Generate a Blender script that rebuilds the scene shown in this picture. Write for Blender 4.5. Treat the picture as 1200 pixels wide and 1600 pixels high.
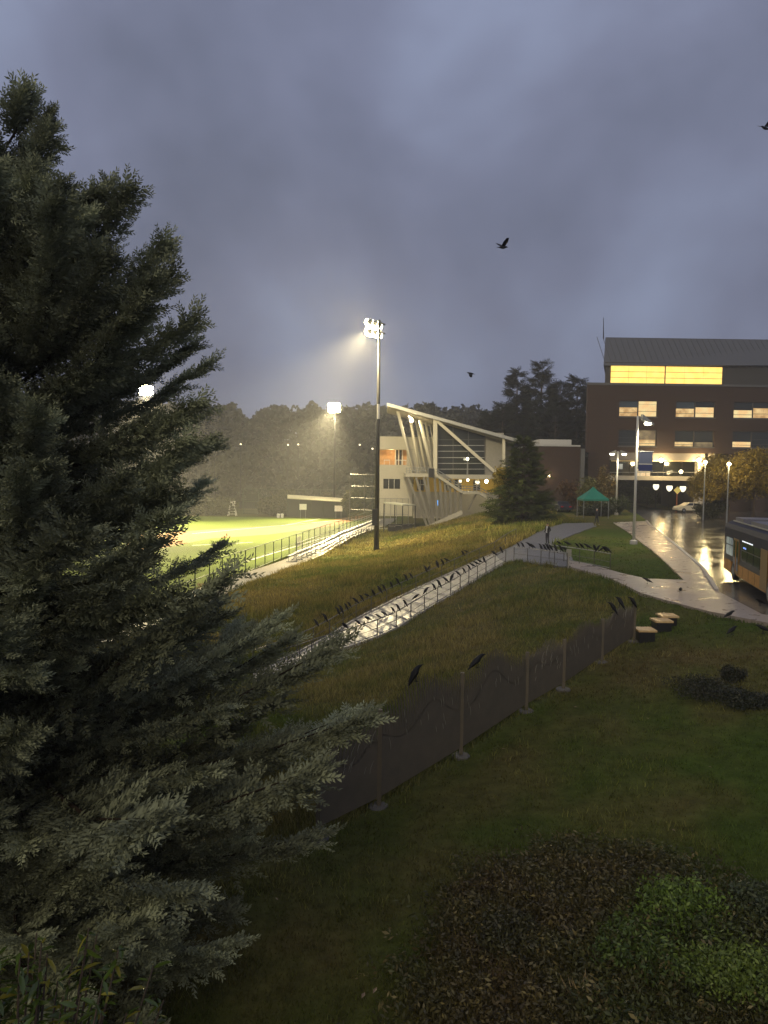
import bpy, bmesh, math, random
import numpy as np
from mathutils import Vector, Matrix

for o in list(bpy.data.objects): bpy.data.objects.remove(o)
SC = bpy.context.scene
COL = SC.collection
R = math.radians
random.seed(7)
rng = np.random.default_rng(7)

# ------------------------------------------------------------------ camera
CAMZ = 9.0
PITCH, ROLL = R(3.3), R(0.8)
FPX = 26.0 / 36.0 * 1600.0
fwd = Vector((0, math.cos(PITCH), -math.sin(PITCH)))
r0 = Vector((1, 0, 0)); u0 = r0.cross(fwd)
rgt = r0 * math.cos(ROLL) + u0 * math.sin(ROLL)
upv = rgt.cross(fwd)
cam_d = bpy.data.cameras.new('camera'); cam = bpy.data.objects.new('camera', cam_d); COL.objects.link(cam)
cam.matrix_world = Matrix(((rgt.x, upv.x, -fwd.x, 0), (rgt.y, upv.y, -fwd.y, 0), (rgt.z, upv.z, -fwd.z, CAMZ), (0, 0, 0, 1)))
cam_d.lens = 26; cam_d.sensor_width = 36; cam_d.clip_start = 0.1; cam_d.clip_end = 3000
SC.camera = cam

# ------------------------------------------------------------------ sky
wd = bpy.data.worlds.new('World'); SC.world = wd; wd.use_nodes = True
nt = wd.node_tree; nt.nodes.clear()
def N(nt, t, **kw):
    n = nt.nodes.new(t)
    for k, v in kw.items(): setattr(n, k, v)
    return n
SUN_EL, SUN_AZ = R(32), R(200)
wo = N(nt, 'ShaderNodeOutputWorld'); bg = N(nt, 'ShaderNodeBackground')
tc = N(nt, 'ShaderNodeTexCoord'); sky = N(nt, 'ShaderNodeTexSky')
sky.sky_type = 'NISHITA'; sky.sun_disc = False; sky.sun_elevation = R(1.0); sky.sun_rotation = SUN_AZ
mp = N(nt, 'ShaderNodeMapping'); mp.inputs['Scale'].default_value = (1.0, 1.0, 1.15); mp.inputs['Location'].default_value = (0.55, 0.2, 0.1)
n1 = N(nt, 'ShaderNodeTexNoise'); n1.inputs['Scale'].default_value = 2.6; n1.inputs['Detail'].default_value = 4; n1.inputs['Roughness'].default_value = 0.5
n1.inputs['Distortion'].default_value = 0.12
cr = N(nt, 'ShaderNodeValToRGB'); el = cr.color_ramp.elements
el[0].position = 0.33; el[0].color = (0.108, 0.122, 0.178, 1)
el[1].position = 0.70; el[1].color = (0.225, 0.260, 0.375, 1)
e2 = el.new(0.5); e2.color = (0.155, 0.172, 0.252, 1)
sx = N(nt, 'ShaderNodeSeparateXYZ')
mr = N(nt, 'ShaderNodeMapRange'); mr.inputs[1].default_value = 0.0; mr.inputs[2].default_value = 1.0; mr.inputs[3].default_value = 1.0; mr.inputs[4].default_value = 1.75
mul = N(nt, 'ShaderNodeMix', data_type='RGBA', blend_type='MULTIPLY'); mul.inputs[0].default_value = 1.0
mix = N(nt, 'ShaderNodeMix', data_type='RGBA'); mix.inputs[0].default_value = 0.95
skm = N(nt, 'ShaderNodeMix', data_type='RGBA', blend_type='MULTIPLY'); skm.inputs[0].default_value = 1.0; skm.inputs[7].default_value = (0.08, 0.08, 0.08, 1)
L = nt.links.new
L(tc.outputs['Generated'], mp.inputs[0]); L(mp.outputs[0], n1.inputs['Vector']); L(n1.outputs['Fac'], cr.inputs[0])
L(tc.outputs['Generated'], sx.inputs[0]); L(sx.outputs['Z'], mr.inputs[0])
L(cr.outputs[0], mul.inputs[6]); L(mr.outputs[0], mul.inputs[7])
L(sky.outputs[0], skm.inputs[6]); L(skm.outputs[2], mix.inputs[6]); L(mul.outputs[2], mix.inputs[7])
L(mix.outputs[2], bg.inputs[0]); bg.inputs[1].default_value = 1.0; L(bg.outputs[0], wo.inputs[0])

sun_d = bpy.data.lights.new('sun', 'SUN'); sun = bpy.data.objects.new('sun', sun_d); COL.objects.link(sun)
sun_d.energy = 1.35; sun_d.angle = R(50); sun_d.color = (1.0, 0.86, 0.58)
sun.rotation_euler = (R(90) - SUN_EL, 0, R(-20))

SC.view_settings.view_transform = 'Standard'; SC.view_settings.look = 'None'
SC.view_settings.gamma = 1; SC.view_settings.exposure = 0.0; SC.view_settings.use_curve_mapping = False
SC.render.engine = 'CYCLES'
cy = SC.cycles
cy.max_bounces = 6; cy.diffuse_bounces = 2; cy.glossy_bounces = 3; cy.transmission_bounces = 3; cy.transparent_max_bounces = 12
cy.volume_bounces = 0; cy.use_denoising = True; cy.sample_clamp_indirect = 3.0; cy.sample_clamp_direct = 0.0
cy.caustics_reflective = False; cy.caustics_refractive = False; cy.use_light_tree = True

# ------------------------------------------------------------------ pixel helpers (photo is 1200 x 1600)
def ray(px, py):
    return fwd + rgt * ((px - 600) / FPX) + upv * ((800 - py) / FPX)
def W(px, py, D):
    d = ray(px, py); d = d * (D / d.y); return Vector((d.x, d.y, d.z + CAMZ))
def onz(px, py, z):
    d = ray(px, py); t = (z - CAMZ) / d.z; return Vector((d.x * t, d.y * t, z))

# ------------------------------------------------------------------ terrain height
CP = [(600,1600,2.0),(1200,1600,2.3),(0,1600,2.0),(300,1450,2.0),(600,1260,2.0),(1200,1260,2.5),(900,1250,2.25),(600,1420,2.0),(950,1420,2.35),
      (720,1180,2.1),(850,1095,2.4),(990,1000,2.8),(1200,975,3.4),(1070,910,3.4),(1200,1100,3.0),(1000,930,3.2),(500,1310,1.9),(300,1250,1.6),
      (950,900,3.25),(885,889,3.0),(803,876,2.5),(1128,900,3.5),(1190,935,3.5),(960,815,3.5),(1050,800,3.4),(990,848,3.5),
      (855,850,3.2),(932,820,3.5),(830,865,2.8),
      (700,1000,1.6),(600,1100,1.75),(480,1070,0.6),(640,1020,1.0),(800,930,2.4),(750,960,1.9),(880,960,2.6),
      (621,982,0.15),(769,892,1.9),(545,1012,-0.35),(499,1024,-0.6),(700,935,1.1),(660,957,0.65),(735,913,1.5),
      (514,995,-0.5),(586,953,0.0),(690,903,1.05),(755,872,1.95),(640,926,0.55),
      (450,930,0.1),(600,900,0.9),(600,868,0.3),(690,822,0.6),(760,802,2.9),(815,812,3.4),(760,842,2.9),(700,852,1.7),(850,826,3.4),(500,900,0.2),
      (377,897,-0.6),(520,868,-0.6),(588,858,0.0),(300,900,-0.6),(200,950,-0.6),(0,950,-0.6),(560,808,-0.6),(400,808,-0.6),(200,808,-0.6),
      (300,1000,-0.2),(100,1050,0.4),(655,822,-0.3),(722,797,1.8),(640,812,-0.4),(880,806,3.5)]
XYP = []
for a, b, z in CP:
    p = onz(a, b, z); XYP.append((p.x, p.y, z))
XYP += [(0,-14,2),(20,-14,2),(-20,-14,2),(30,8,2.6),(-30,8,1.2),(50,60,3.4),(60,100,3.3),(90,30,3.4),(-60,40,-0.4),(-60,100,-0.6),(-150,100,-0.6),(-40,160,-0.6),(0,160,-0.6),(-120,170,-0.6),
        (35,125,3.0),(55,125,3.0),(20,125,2.6),(30,170,3.0),(90,170,3.2),(0,420,-0.6),(250,420,2.5),(-250,420,-0.6),(-400,420,-0.6),(400,420,3),(150,150,3.2),(10,128,-0.4),(-8,120,-0.6)]
XYP = np.array(XYP)
def uv_of(x, y): return np.stack([x / (y + 32.0), np.log(y + 32.0) * 0.8], -1)
P_uv = uv_of(XYP[:, 0], XYP[:, 1])
def tps(r2): return 0.5 * r2 * np.log(r2 + 1e-9)
nP = len(P_uv)
K = tps(((P_uv[:, None] - P_uv[None]) ** 2).sum(-1)) + np.eye(nP) * 2e-4
Q = np.concatenate([np.ones((nP, 1)), P_uv], 1)
A = np.block([[K, Q], [Q.T, np.zeros((3, 3))]])
sol = np.linalg.solve(A, np.concatenate([XYP[:, 2], np.zeros(3)]))
def H(x, y):
    x = np.atleast_1d(np.asarray(x, float)); y = np.atleast_1d(np.asarray(y, float))
    out = np.empty(len(x))
    for i in range(0, len(x), 20000):
        uv = uv_of(x[i:i+20000], y[i:i+20000])
        out[i:i+20000] = tps(((uv[:, None] - P_uv[None]) ** 2).sum(-1)) @ sol[:nP] + sol[nP] + uv @ sol[nP+1:]
    return np.clip(out, -1.2, 4.2)
def h(x, y): return float(H(x, y)[0])
def G(px, py, off=0.0):
    """the point of the ground seen at a photo pixel"""
    d = ray(px, py)
    z = 2.0
    ts = np.linspace(6, 190, 1400) / d.y
    zz = CAMZ + d.z * ts - H(d.x * ts, d.y * ts)
    k = np.argmax(zz < 0)
    if zz[k] >= 0: k = len(ts) - 1
    t0, t1 = ts[max(k-1, 0)], ts[k]
    f0, f1 = zz[max(k-1, 0)], zz[k]
    t = t0 + (t1 - t0) * (f0 / (f0 - f1 + 1e-9)) if f0 > 0 else t1
    x, y = d.x * t, d.y * t
    return Vector((x, y, h(x, y) + off))

# ------------------------------------------------------------------ materials
MATS = {}
def mat(name, col, rough=0.7, metal=0.0, var=0.0, scale=4.0, emit=None, estr=0.0, bump=0.0, bscale=30.0, alpha=1.0, vcol=False, spec=0.5, col2=None, trans=0.0, coat=0.0, rvar=0.0):
    if name in MATS: return MATS[name]
    m = bpy.data.materials.new(name); m.use_nodes = True; t = m.node_tree; b = t.nodes['Principled BSDF']
    b.inputs['Base Color'].default_value = (*col, 1); b.inputs['Roughness'].default_value = rough; b.inputs['Metallic'].default_value = metal
    b.inputs['Specular IOR Level'].default_value = spec; b.inputs['Coat Weight'].default_value = coat
    src = None
    if vcol:
        a = N(t, 'ShaderNodeVertexColor', layer_name='Col'); src = a.outputs[0]
    if var > 0 or col2:
        tcn = N(t, 'ShaderNodeTexCoord'); nz = N(t, 'ShaderNodeTexNoise'); nz.inputs['Scale'].default_value = scale; nz.inputs['Detail'].default_value = 6; nz.inputs['Roughness'].default_value = 0.65
        geo = N(t, 'ShaderNodeNewGeometry')
        t.links.new(geo.outputs['Position'], nz.inputs['Vector'])
        mx = N(t, 'ShaderNodeMix', data_type='RGBA')
        mrn = N(t, 'ShaderNodeMapRange'); mrn.inputs[1].default_value = 0.3; mrn.inputs[2].default_value = 0.7
        t.links.new(nz.outputs['Fac'], mrn.inputs[0]); t.links.new(mrn.outputs[0], mx.inputs[0])
        c2 = col2 if col2 else tuple(c * (1 + var) for c in col)
        if src is None:
            mx.inputs[6].default_value = (*[c * (1 - var) for c in col], 1) if not col2 else (*col, 1); mx.inputs[7].default_value = (*c2, 1)
        else:
            mx.blend_type = 'MULTIPLY'; mx.inputs[0].default_value = 1.0
            for l_ in list(t.links):
                if l_.to_socket == mx.inputs[0]: t.links.remove(l_)
            ml = N(t, 'ShaderNodeMapRange'); ml.inputs[1].default_value = 0.3; ml.inputs[2].default_value = 0.7; ml.inputs[3].default_value = 1 - var; ml.inputs[4].default_value = 1 + var
            t.links.new(nz.outputs['Fac'], ml.inputs[0]); t.links.new(src, mx.inputs[6]); t.links.new(ml.outputs[0], mx.inputs[7])
        src = mx.outputs[2]
        if rvar > 0:
            mr2 = N(t, 'ShaderNodeMapRange'); mr2.inputs[1].default_value = 0.35; mr2.inputs[2].default_value = 0.65; mr2.inputs[3].default_value = max(rough - rvar, 0.02); mr2.inputs[4].default_value = rough + rvar
            t.links.new(nz.outputs['Fac'], mr2.inputs[0]); t.links.new(mr2.outputs[0], b.inputs['Roughness'])
    if src is not None: t.links.new(src, b.inputs['Base Color'])
    if emit:
        b.inputs['Emission Color'].default_value = (*emit, 1); b.inputs['Emission Strength'].default_value = estr
    if bump > 0:
        g2 = N(t, 'ShaderNodeNewGeometry'); nb = N(t, 'ShaderNodeTexNoise'); nb.inputs['Scale'].default_value = bscale; nb.inputs['Detail'].default_value = 4
        bp = N(t, 'ShaderNodeBump'); bp.inputs['Strength'].default_value = bump; bp.inputs['Distance'].default_value = 0.05
        t.links.new(g2.outputs['Position'], nb.inputs['Vector']); t.links.new(nb.outputs['Fac'], bp.inputs['Height']); t.links.new(bp.outputs[0], b.inputs['Normal'])
    if alpha < 1: b.inputs['Alpha'].default_value = alpha
    if trans > 0: b.inputs['Transmission Weight'].default_value = trans
    MATS[name] = m; return m
def leafmat(name, rough=0.5, trn=0.3, spec=0.4):
    """foliage: diffuse + translucent, colour per leaf from the mesh"""
    m = bpy.data.materials.new(name); m.use_nodes = True; t = m.node_tree; b = t.nodes['Principled BSDF']; out = t.nodes['Material Output']
    a = N(t, 'ShaderNodeVertexColor', layer_name='Col'); tr = N(t, 'ShaderNodeBsdfTranslucent'); ms = N(t, 'ShaderNodeMixShader')
    b.inputs['Roughness'].default_value = rough; b.inputs['Specular IOR Level'].default_value = spec; ms.inputs[0].default_value = trn
    t.links.new(a.outputs[0], b.inputs['Base Color']); t.links.new(a.outputs[0], tr.inputs[0])
    t.links.new(b.outputs[0], ms.inputs[1]); t.links.new(tr.outputs[0], ms.inputs[2]); t.links.new(ms.outputs[0], out.inputs[0])
    MATS[name] = m; return m

M_ground = mat('ground_grass', (0.05, 0.05, 0.02), 0.95, spec=.05, vcol=True, var=0.35, scale=3.0, bump=0.8, bscale=8)
M_turf = mat('turf', (0.066, 0.098, 0.008), 0.8, spec=.1, col2=(0.078, 0.110, 0.010), scale=0.15)
M_clay = mat('infield_clay', (0.19, 0.085, 0.014), 0.85, var=0.12, scale=0.4)
M_line = mat('line_paint', (0.75, 0.75, 0.7), 0.7)
M_walk = mat('wet_concrete', (0.27, 0.25, 0.21), 0.33, col2=(0.34, 0.32, 0.28), scale=0.9, bump=0.03, bscale=30, rvar=0.06)
M_walkd = mat('paving_joint', (0.06, 0.055, 0.05), 0.6)
M_pave = mat('wet_pavement', (0.23, 0.185, 0.15), 0.34, col2=(0.31, 0.26, 0.215), scale=0.9, bump=0.12, bscale=20, rvar=0.12)
M_asph = mat('wet_asphalt', (0.035, 0.033, 0.032), 0.15, col2=(0.065, 0.06, 0.055), scale=0.5, bump=0.10, bscale=14, rvar=0.09)
M_pathas = mat('path_asphalt', (0.085, 0.085, 0.095), 0.45, var=0.25, scale=2.0, bump=0.2)
M_kerb = mat('kerb_concrete', (0.33, 0.31, 0.28), 0.5, var=0.2, scale=3)
M_steel = mat('galvanised_steel', (0.27, 0.28, 0.28), 0.42, 0.7, var=0.15, scale=6)
M_rail = mat('rail_paint', (0.10, 0.095, 0.085), 0.3, 0.6, var=0.2, scale=5)
M_dark = mat('dark_metal', (0.025, 0.025, 0.027), 0.4, 0.5, var=0.2)
M_white = mat('white_paint', (0.72, 0.70, 0.64), 0.5, var=0.06, scale=1.5)
M_alu = mat('aluminium', (0.34, 0.34, 0.33), 0.42, 0.5, var=0.15)
M_corten = mat('weathered_steel', (0.080, 0.068, 0.046), 0.6, 0.0, col2=(0.115, 0.092, 0.062), scale=2.5, bump=0.2, bscale=40)
M_slit = mat('lit_slit_tint', (0.30, 0.28, 0.23), 0.4, 0.3)  # pale tone painted for lit grass behind the cuts
M_bark = mat('bark', (0.06, 0.042, 0.03), 0.9, var=0.4, scale=8, bump=0.6)
M_glow = mat('lamp_lens', (1, 1, 1), 0.5, emit=(1.0, 0.80, 0.44), estr=160)
M_glow2 = mat('warm_lamp_lens', (1, 1, 1), 0.5, emit=(1.0, 0.80, 0.42), estr=14)
M_glow3 = mat('street_lamp_lens', (1, 1, 1), 0.5, emit=(1.0, 0.93, 0.62), estr=16)
M_glass = mat('dark_glass', (0.02, 0.024, 0.022), 0.08, spec=0.6)
M_glassb = mat('blue_dark_glass', (0.05, 0.07, 0.085), 0.1, spec=0.6)
M_frame = mat('window_frame', (0.05, 0.045, 0.04), 0.5)
M_crow = mat('crow_feathers', (0.004, 0.004, 0.005), 0.6, spec=.25)
M_leaf = leafmat('leaf', 0.5, 0.25)
M_gloss = leafmat('glossy_leaf', 0.22, 0.25, 0.6)
M_cedar = leafmat('cedar_spray', 0.75, 0.2, 0.1)
M_grass = leafmat('grass_blade', 0.7, 0.3, 0.08)
def tone_by_object(m, lo, hi):
    t = m.node_tree; oi = N(t, 'ShaderNodeObjectInfo'); mr_ = N(t, 'ShaderNodeMapRange'); mr_.inputs[3].default_value = lo; mr_.inputs[4].default_value = hi; mx = N(t, 'ShaderNodeMix', data_type='RGBA', blend_type='MULTIPLY'); mx.inputs[0].default_value = 1
    src = [n for n in t.nodes if n.bl_idname == 'ShaderNodeVertexColor'][0].outputs[0]; tg = [l.to_socket for l in t.links if l.from_socket == src]
    t.links.new(oi.outputs['Random'], mr_.inputs[0]); t.links.new(src, mx.inputs[6]); t.links.new(mr_.outputs[0], mx.inputs[7])
    for k in tg: t.links.new(mx.outputs[2], k)
tone_by_object(M_cedar, .55, 1.25)

# ------------------------------------------------------------------ mesh helpers
class MB:
    def __init__(s): s.v = []; s.f = []; s.m = []; s.mi = 0
    def add(s, vs, fs):
        b = len(s.v); s.v += [tuple(p) for p in vs]; s.f += [tuple(i + b for i in q) for q in fs]; s.m += [s.mi] * len(fs); return s
    def box(s, a, b):
        x0, x1 = sorted((a[0], b[0])); y0, y1 = sorted((a[1], b[1])); z0, z1 = sorted((a[2], b[2]))
        return s.add([(x0,y0,z0),(x1,y0,z0),(x1,y1,z0),(x0,y1,z0),(x0,y0,z1),(x1,y0,z1),(x1,y1,z1),(x0,y1,z1)],
                     [(0,3,2,1),(4,5,6,7),(0,1,5,4),(1,2,6,5),(2,3,7,6),(3,0,4,7)])
    def bar(s, a, b, w, d=None, up=(0, 0, 1)):
        """box beam from a to b, w across, d in the up direction"""
        a = Vector(a); b = Vector(b); d = d or w; t = (b - a).normalized(); u = Vector(up)
        if abs(t.dot(u)) > 0.98: u = Vector((0, 1, 0))
        sd = t.cross(u).normalized() * w / 2; u2 = sd.cross(t).normalized() * d / 2
        vs = [p + i * sd + j * u2 for p in (a, b) for i, j in ((-1,-1),(1,-1),(1,1),(-1,1))]
        return s.add(vs, [(3,2,1,0),(4,5,6,7),(0,1,5,4),(1,2,6,5),(2,3,7,6),(3,0,4,7)])
    def tube(s, pts, r, n=8, cap=True):
        pts = [Vector(p) for p in pts]; rs = r if isinstance(r, (list, tuple)) else [r] * len(pts); b = len(s.v); prev = None
        for i, p in enumerate(pts):
            t = (pts[min(i+1, len(pts)-1)] - pts[max(i-1, 0)]).normalized()
            ref = prev if prev is not None else (Vector((0, 0, 1)) if abs(t.z) < 0.9 else Vector((1, 0, 0)))
            x = (ref - t * ref.dot(t)).normalized(); prev = x; y = t.cross(x)
            for k in range(n):
                a = 2 * math.pi * k / n; s.v.append(tuple(p + (x * math.cos(a) + y * math.sin(a)) * rs[i]))
        for i in range(len(pts) - 1):
            for k in range(n):
                s.f.append((b+i*n+k, b+i*n+(k+1)%n, b+(i+1)*n+(k+1)%n, b+(i+1)*n+k)); s.m.append(s.mi)
        if cap:
            s.f.append(tuple(b+k for k in reversed(range(n)))); s.m.append(s.mi)
            s.f.append(tuple(b+(len(pts)-1)*n+k for k in range(n))); s.m.append(s.mi)
        return s
    def rings(s, rows, n=10):
        """rows of (centre, axis_a, axis_b)"""
        b = len(s.v)
        for c, ax, ay in rows:
            c = Vector(c); ax = Vector(ax); ay = Vector(ay)
            for k in range(n):
                a = 2 * math.pi * k / n; s.v.append(tuple(c + ax * math.cos(a) + ay * math.sin(a)))
        for i in range(len(rows) - 1):
            for k in range(n):
                s.f.append((b+i*n+k, b+i*n+(k+1)%n, b+(i+1)*n+(k+1)%n, b+(i+1)*n+k)); s.m.append(s.mi)
        s.f.append(tuple(b+k for k in reversed(range(n)))); s.m.append(s.mi)
        s.f.append(tuple(b+(len(rows)-1)*n+k for k in range(n))); s.m.append(s.mi)
        return s
    def lathe(s, c, prof, n=14):
        c = Vector(c)
        return s.rings([(c + Vector((0, 0, z)), (max(r_, 1e-4), 0, 0), (0, max(r_, 1e-4), 0)) for r_, z in prof], n)
    def prism(s, poly, off):
        """extrude a 3D polygon by a vector"""
        n = len(poly); p = [Vector(q) for q in poly]; o = Vector(off)
        return s.add(p + [q + o for q in p], [tuple(reversed(range(n))), tuple(range(n, 2*n))] + [(i, (i+1)%n, n+(i+1)%n, n+i) for i in range(n)])
    def build(s, name, material, parent=None, origin=None, smooth=False):
        o0 = Vector(origin) if origin is not None else (Vector(parent['_o']) if parent is not None and '_o' in parent else Vector((0, 0, 0)))
        me = bpy.data.meshes.new(name); me.from_pydata([tuple(Vector(p) - o0) for p in s.v], [], s.f)
        ms = material if isinstance(material, (list, tuple)) else [material]
        for m in ms: me.materials.append(m)
        if len(ms) > 1: me.polygons.foreach_set('material_index', s.m)
        if smooth: me.polygons.foreach_set('use_smooth', [True] * len(me.polygons))
        me.validate(); me.update()
        bmx = bmesh.new(); bmx.from_mesh(me); bmesh.ops.recalc_face_normals(bmx, faces=bmx.faces); bmx.to_mesh(me); bmx.free()
        ob = bpy.data.objects.new(name, me); COL.objects.link(ob)
        if parent is not None:
            ob.parent = parent
            if parent.type == 'MESH': ob.location = o0 - Vector(parent['_o']) - Vector((0, 0, 0)) if '_o' in parent else (0, 0, 0)
        else: ob.location = o0
        ob['_o'] = tuple(o0)
        return ob
def tag(o, label, cat=None, group=None, kind=None):
    if label: o['label'] = label
    if cat: o['category'] = cat
    if group: o['group'] = group
    if kind: o['kind'] = kind
    return o
def thing(name, label, cat, loc=(0, 0, 0), group=None, local=False):
    """Empty at the base of a thing; its parts are written in world coordinates unless local"""
    o = bpy.data.objects.new(name, None); COL.objects.link(o); o.location = loc; o.empty_display_size = 0.3
    o['_o'] = (0, 0, 0) if local else tuple(loc)
    return tag(o, label, cat, group)
def copy_tree(o, parent=None):
    c = o.copy(); COL.objects.link(c); c.parent = parent
    for ch in o.children: copy_tree(ch, c)
    return c
def npmesh(name, V, F, material, col=None, parent=None, origin=(0, 0, 0), smooth=False):
    """V (n,3), F (m,3|4) arrays, col per vertex (n,3)"""
    me = bpy.data.meshes.new(name); V = np.asarray(V, np.float32) - np.array(origin, np.float32); F = np.asarray(F, np.int32)
    k = F.shape[1]; me.vertices.add(len(V)); me.vertices.foreach_set('co', V.ravel())
    me.loops.add(F.size); me.loops.foreach_set('vertex_index', F.ravel()); me.polygons.add(len(F))
    me.polygons.foreach_set('loop_start', np.arange(0, F.size, k, dtype=np.int32)); me.polygons.foreach_set('loop_total', np.full(len(F), k, np.int32))
    if col is not None:
        a = me.color_attributes.new('Col', 'FLOAT_COLOR', 'POINT'); c4 = np.ones((len(V), 4), np.float32); c4[:, :3] = col; a.data.foreach_set('color', c4.ravel())
    if smooth: me.polygons.foreach_set('use_smooth', np.ones(len(F), bool))
    me.materials.append(material); me.update(calc_edges=True)
    ob = bpy.data.objects.new(name, me); COL.objects.link(ob)
    if parent is not None:
        ob.parent = parent; ob['_o'] = tuple(origin)
    else: ob.location = origin
    return ob
def lamp(name, kind, loc, power, color, parent, target=None, size=0.1, spot=None, blend=1.0):
    d = bpy.data.lights.new(name, kind); d.energy = power; d.color = color; d.shadow_soft_size = size
    if kind == 'SPOT': d.spot_size = spot; d.spot_blend = blend
    o = bpy.data.objects.new(name, d); COL.objects.link(o); o.parent = parent
    o.location = Vector(loc) - Vector(parent['_o'])
    if target is not None: o.rotation_euler = (Vector(target) - Vector(loc)).to_track_quat('-Z', 'Y').to_euler()
    return o
def inpoly(x, y, poly):
    x = np.atleast_1d(x); y = np.atleast_1d(y); c = np.zeros(len(x), bool); n = len(poly)
    for i in range(n):
        x1, y1 = poly[i][:2]; x2, y2 = poly[(i+1) % n][:2]
        k = ((y1 > y) != (y2 > y)) & (x < (x2 - x1) * (y - y1) / (y2 - y1 + 1e-12) + x1); c ^= k
    return c
def wob(x, y, s, seed=0):
    """smooth pseudo-noise, about -1..1"""
    r = np.random.default_rng(seed); o = 0
    for i in range(6):
        a = r.uniform(0, 6.28); k = s * 1.7 ** i; o = o + np.sin((x * np.cos(a) + y * np.sin(a)) * k + r.uniform(0, 6.28) + 1.3 * np.sin((x * np.sin(a) - y * np.cos(a)) * k * 0.7 + i)) / 1.35 ** i
    return o / 3.0

# ------------------------------------------------------------------ layout polygons on the ground (world XY)
def gp(pts): return [tuple(G(a, b)[:2]) for a, b in pts]
near_edge = [(400,1064),(440,1050),(478,1034),(499,1025),(545,1012),(585,998),(621,982),(652,962),(680,945),(706,931),(729,916),(749,904),(769,892),(790,880)]
far_edge = [(395,1050),(430,1036),(470,1018),(490,1008),(514,995),(553,970),(586,953),(620,936),(655,919),(690,903),(720,889),(755,873),(772,866)]
POLY_WALK = gp(near_edge + far_edge[::-1])
POLY_PATH = gp([(772,866),(800,854),(830,838),(858,824),(880,818),(926,817),(932,822),(905,832),(872,846),(858,853),(875,860),(893,870),(900,884),(880,886),(845,882),(806,876),(790,880)])
POLY_PAVE = gp([(885,876),(925,884),(970,897),(1010,906),(1068,908),(1020,862),(958,817),(1010,815),(1016,822),(1052,850),(1098,890),(1120,925),(1190,962),(1300,985),(1300,1010),(1200,976),(1110,958),(1040,940),(1000,928),(955,906),(925,897),(893,888)])
POLY_ROAD = gp([(1010,815),(1000,806),(985,800),(975,795)]) + [(36,140),(46,140),(47,124),(70,112),(80,60),(60,30),(26,22)] + gp([(1300,985),(1190,962),(1120,925),(1098,890),(1052,850),(1016,822)])
FIELD_A = onz(377, 897, -0.6); FIELD_B = onz(590, 812, -0.6)
fd = (FIELD_B - FIELD_A).normalized(); fn = Vector((fd.y, -fd.x, 0))     # along the touchline; towards the slope
FIELD_N = FIELD_A - fd * 40; FIELD_F = FIELD_A + fd * 78
POLY_FIELD = [tuple(q[:2]) for q in (FIELD_N, FIELD_F, FIELD_F + Vector((-70, -2, 0)), FIELD_N + Vector((-85, 10, 0)))]
POLY_STRIP = [tuple(q[:2]) for q in (FIELD_N + fn * 0.15, FIELD_F + fn * 0.15, FIELD_F + fn * 3.4, FIELD_N + fn * 3.4)]
HARD = [POLY_WALK, POLY_PATH, POLY_PAVE, POLY_ROAD, POLY_FIELD, POLY_STRIP]
LAWN3 = gp([(858,853),(905,832),(932,822),(958,817),(1020,862),(1068,908),(1010,906),(970,897),(925,884),(885,876)])
MOUND = gp([(690,1440),(760,1370),(880,1335),(1000,1340),(1110,1385),(1230,1440),(1400,1640),(1100,1800),(700,1760),(650,1600)])

def dryness(x, y):
    """0 green .. 1 straw, by what grows there"""
    d = np.zeros(len(x)) + 0.40
    px = 600 + FPX * x / np.maximum(y, 1)
    z = H(x, y)
    nearlawn = (y < 30) | (x > 9)
    slope = (y > 38) & (x < 14) & ~fence_side(x, y) & ~inpoly(x, y, LAWN3)
    d = np.where(slope, 0.58, d)
    fl = fence_side(x, y)
    d = np.where(fl & (y < 60), 0.55, d)
    d = np.where(inpoly(x, y, LAWN3), 0.10, d)
    return np.clip(d + 0.62 * wob(x, y, 0.30, 3) + 0.34 * wob(x, y, 1.5, 5), 0, 1)
FENCE_PX = [(497,1310),(592,1262),(720,1182),(822,1112),(880,1078),(940,1036),(990,1003)]
FENCE = [G(*p) for p in FENCE_PX]
BANK = [tuple(G(405, 1365)[:2])] + [tuple(p[:2]) for p in FENCE] + gp([(1000,930),(955,908),(893,890),(845,885),(806,879),(790,884)] + near_edge[::-1] + [(380,1075)]) + [(-9, 30)]
def fence_side(x, y):
    """beyond the screen fence, as seen from the lawn"""
    fx = np.array([p.x for p in FENCE]); fy = np.array([p.y for p in FENCE])
    return inpoly(x, y, BANK)
GREEN = np.array([0.056, 0.085, 0.014]); STRAW = np.array([0.195, 0.168, 0.062]); MUD = np.array([0.075, 0.048, 0.018])

# ------------------------------------------------------------------ ground sheet
nu, nv = 300, 330
uu = np.linspace(-1.7, 1.7, nu); vv = np.linspace(math.log(18), math.log(450), nv)
U, Vv = np.meshgrid(uu, vv); Yg = np.exp(Vv) - 32.0; Xg = U * (Yg + 32.0)
xs, ys = Xg.ravel(), Yg.ravel(); zs = H(xs, ys)
def softz(x, y, z):
    z = z + 0.05 * wob(x, y, 1.1, 11) * (y < 70)
    inm = inpoly(x, y, MOUND)
    z = z + np.where(inm, 0.10 + 0.06 * wob(x, y, 1.5, 4), 0)
    hard = np.zeros(len(x), bool)
    for p in HARD: hard |= inpoly(x, y, p)
    return z - np.where(hard, 0.10, 0.0)
zs2 = softz(xs, ys, zs)
idx = np.arange(nu * nv).reshape(nv, nu)
Fg = np.stack([idx[:-1, :-1], idx[:-1, 1:], idx[1:, 1:], idx[1:, :-1]], -1).reshape(-1, 4)
dr = dryness(xs, ys)
cg = GREEN[None] * (1 - dr[:, None]) * 0.75 + (STRAW[None] * 0.4 + MUD[None] * 0.6) * dr[:, None] * 0.8
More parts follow.
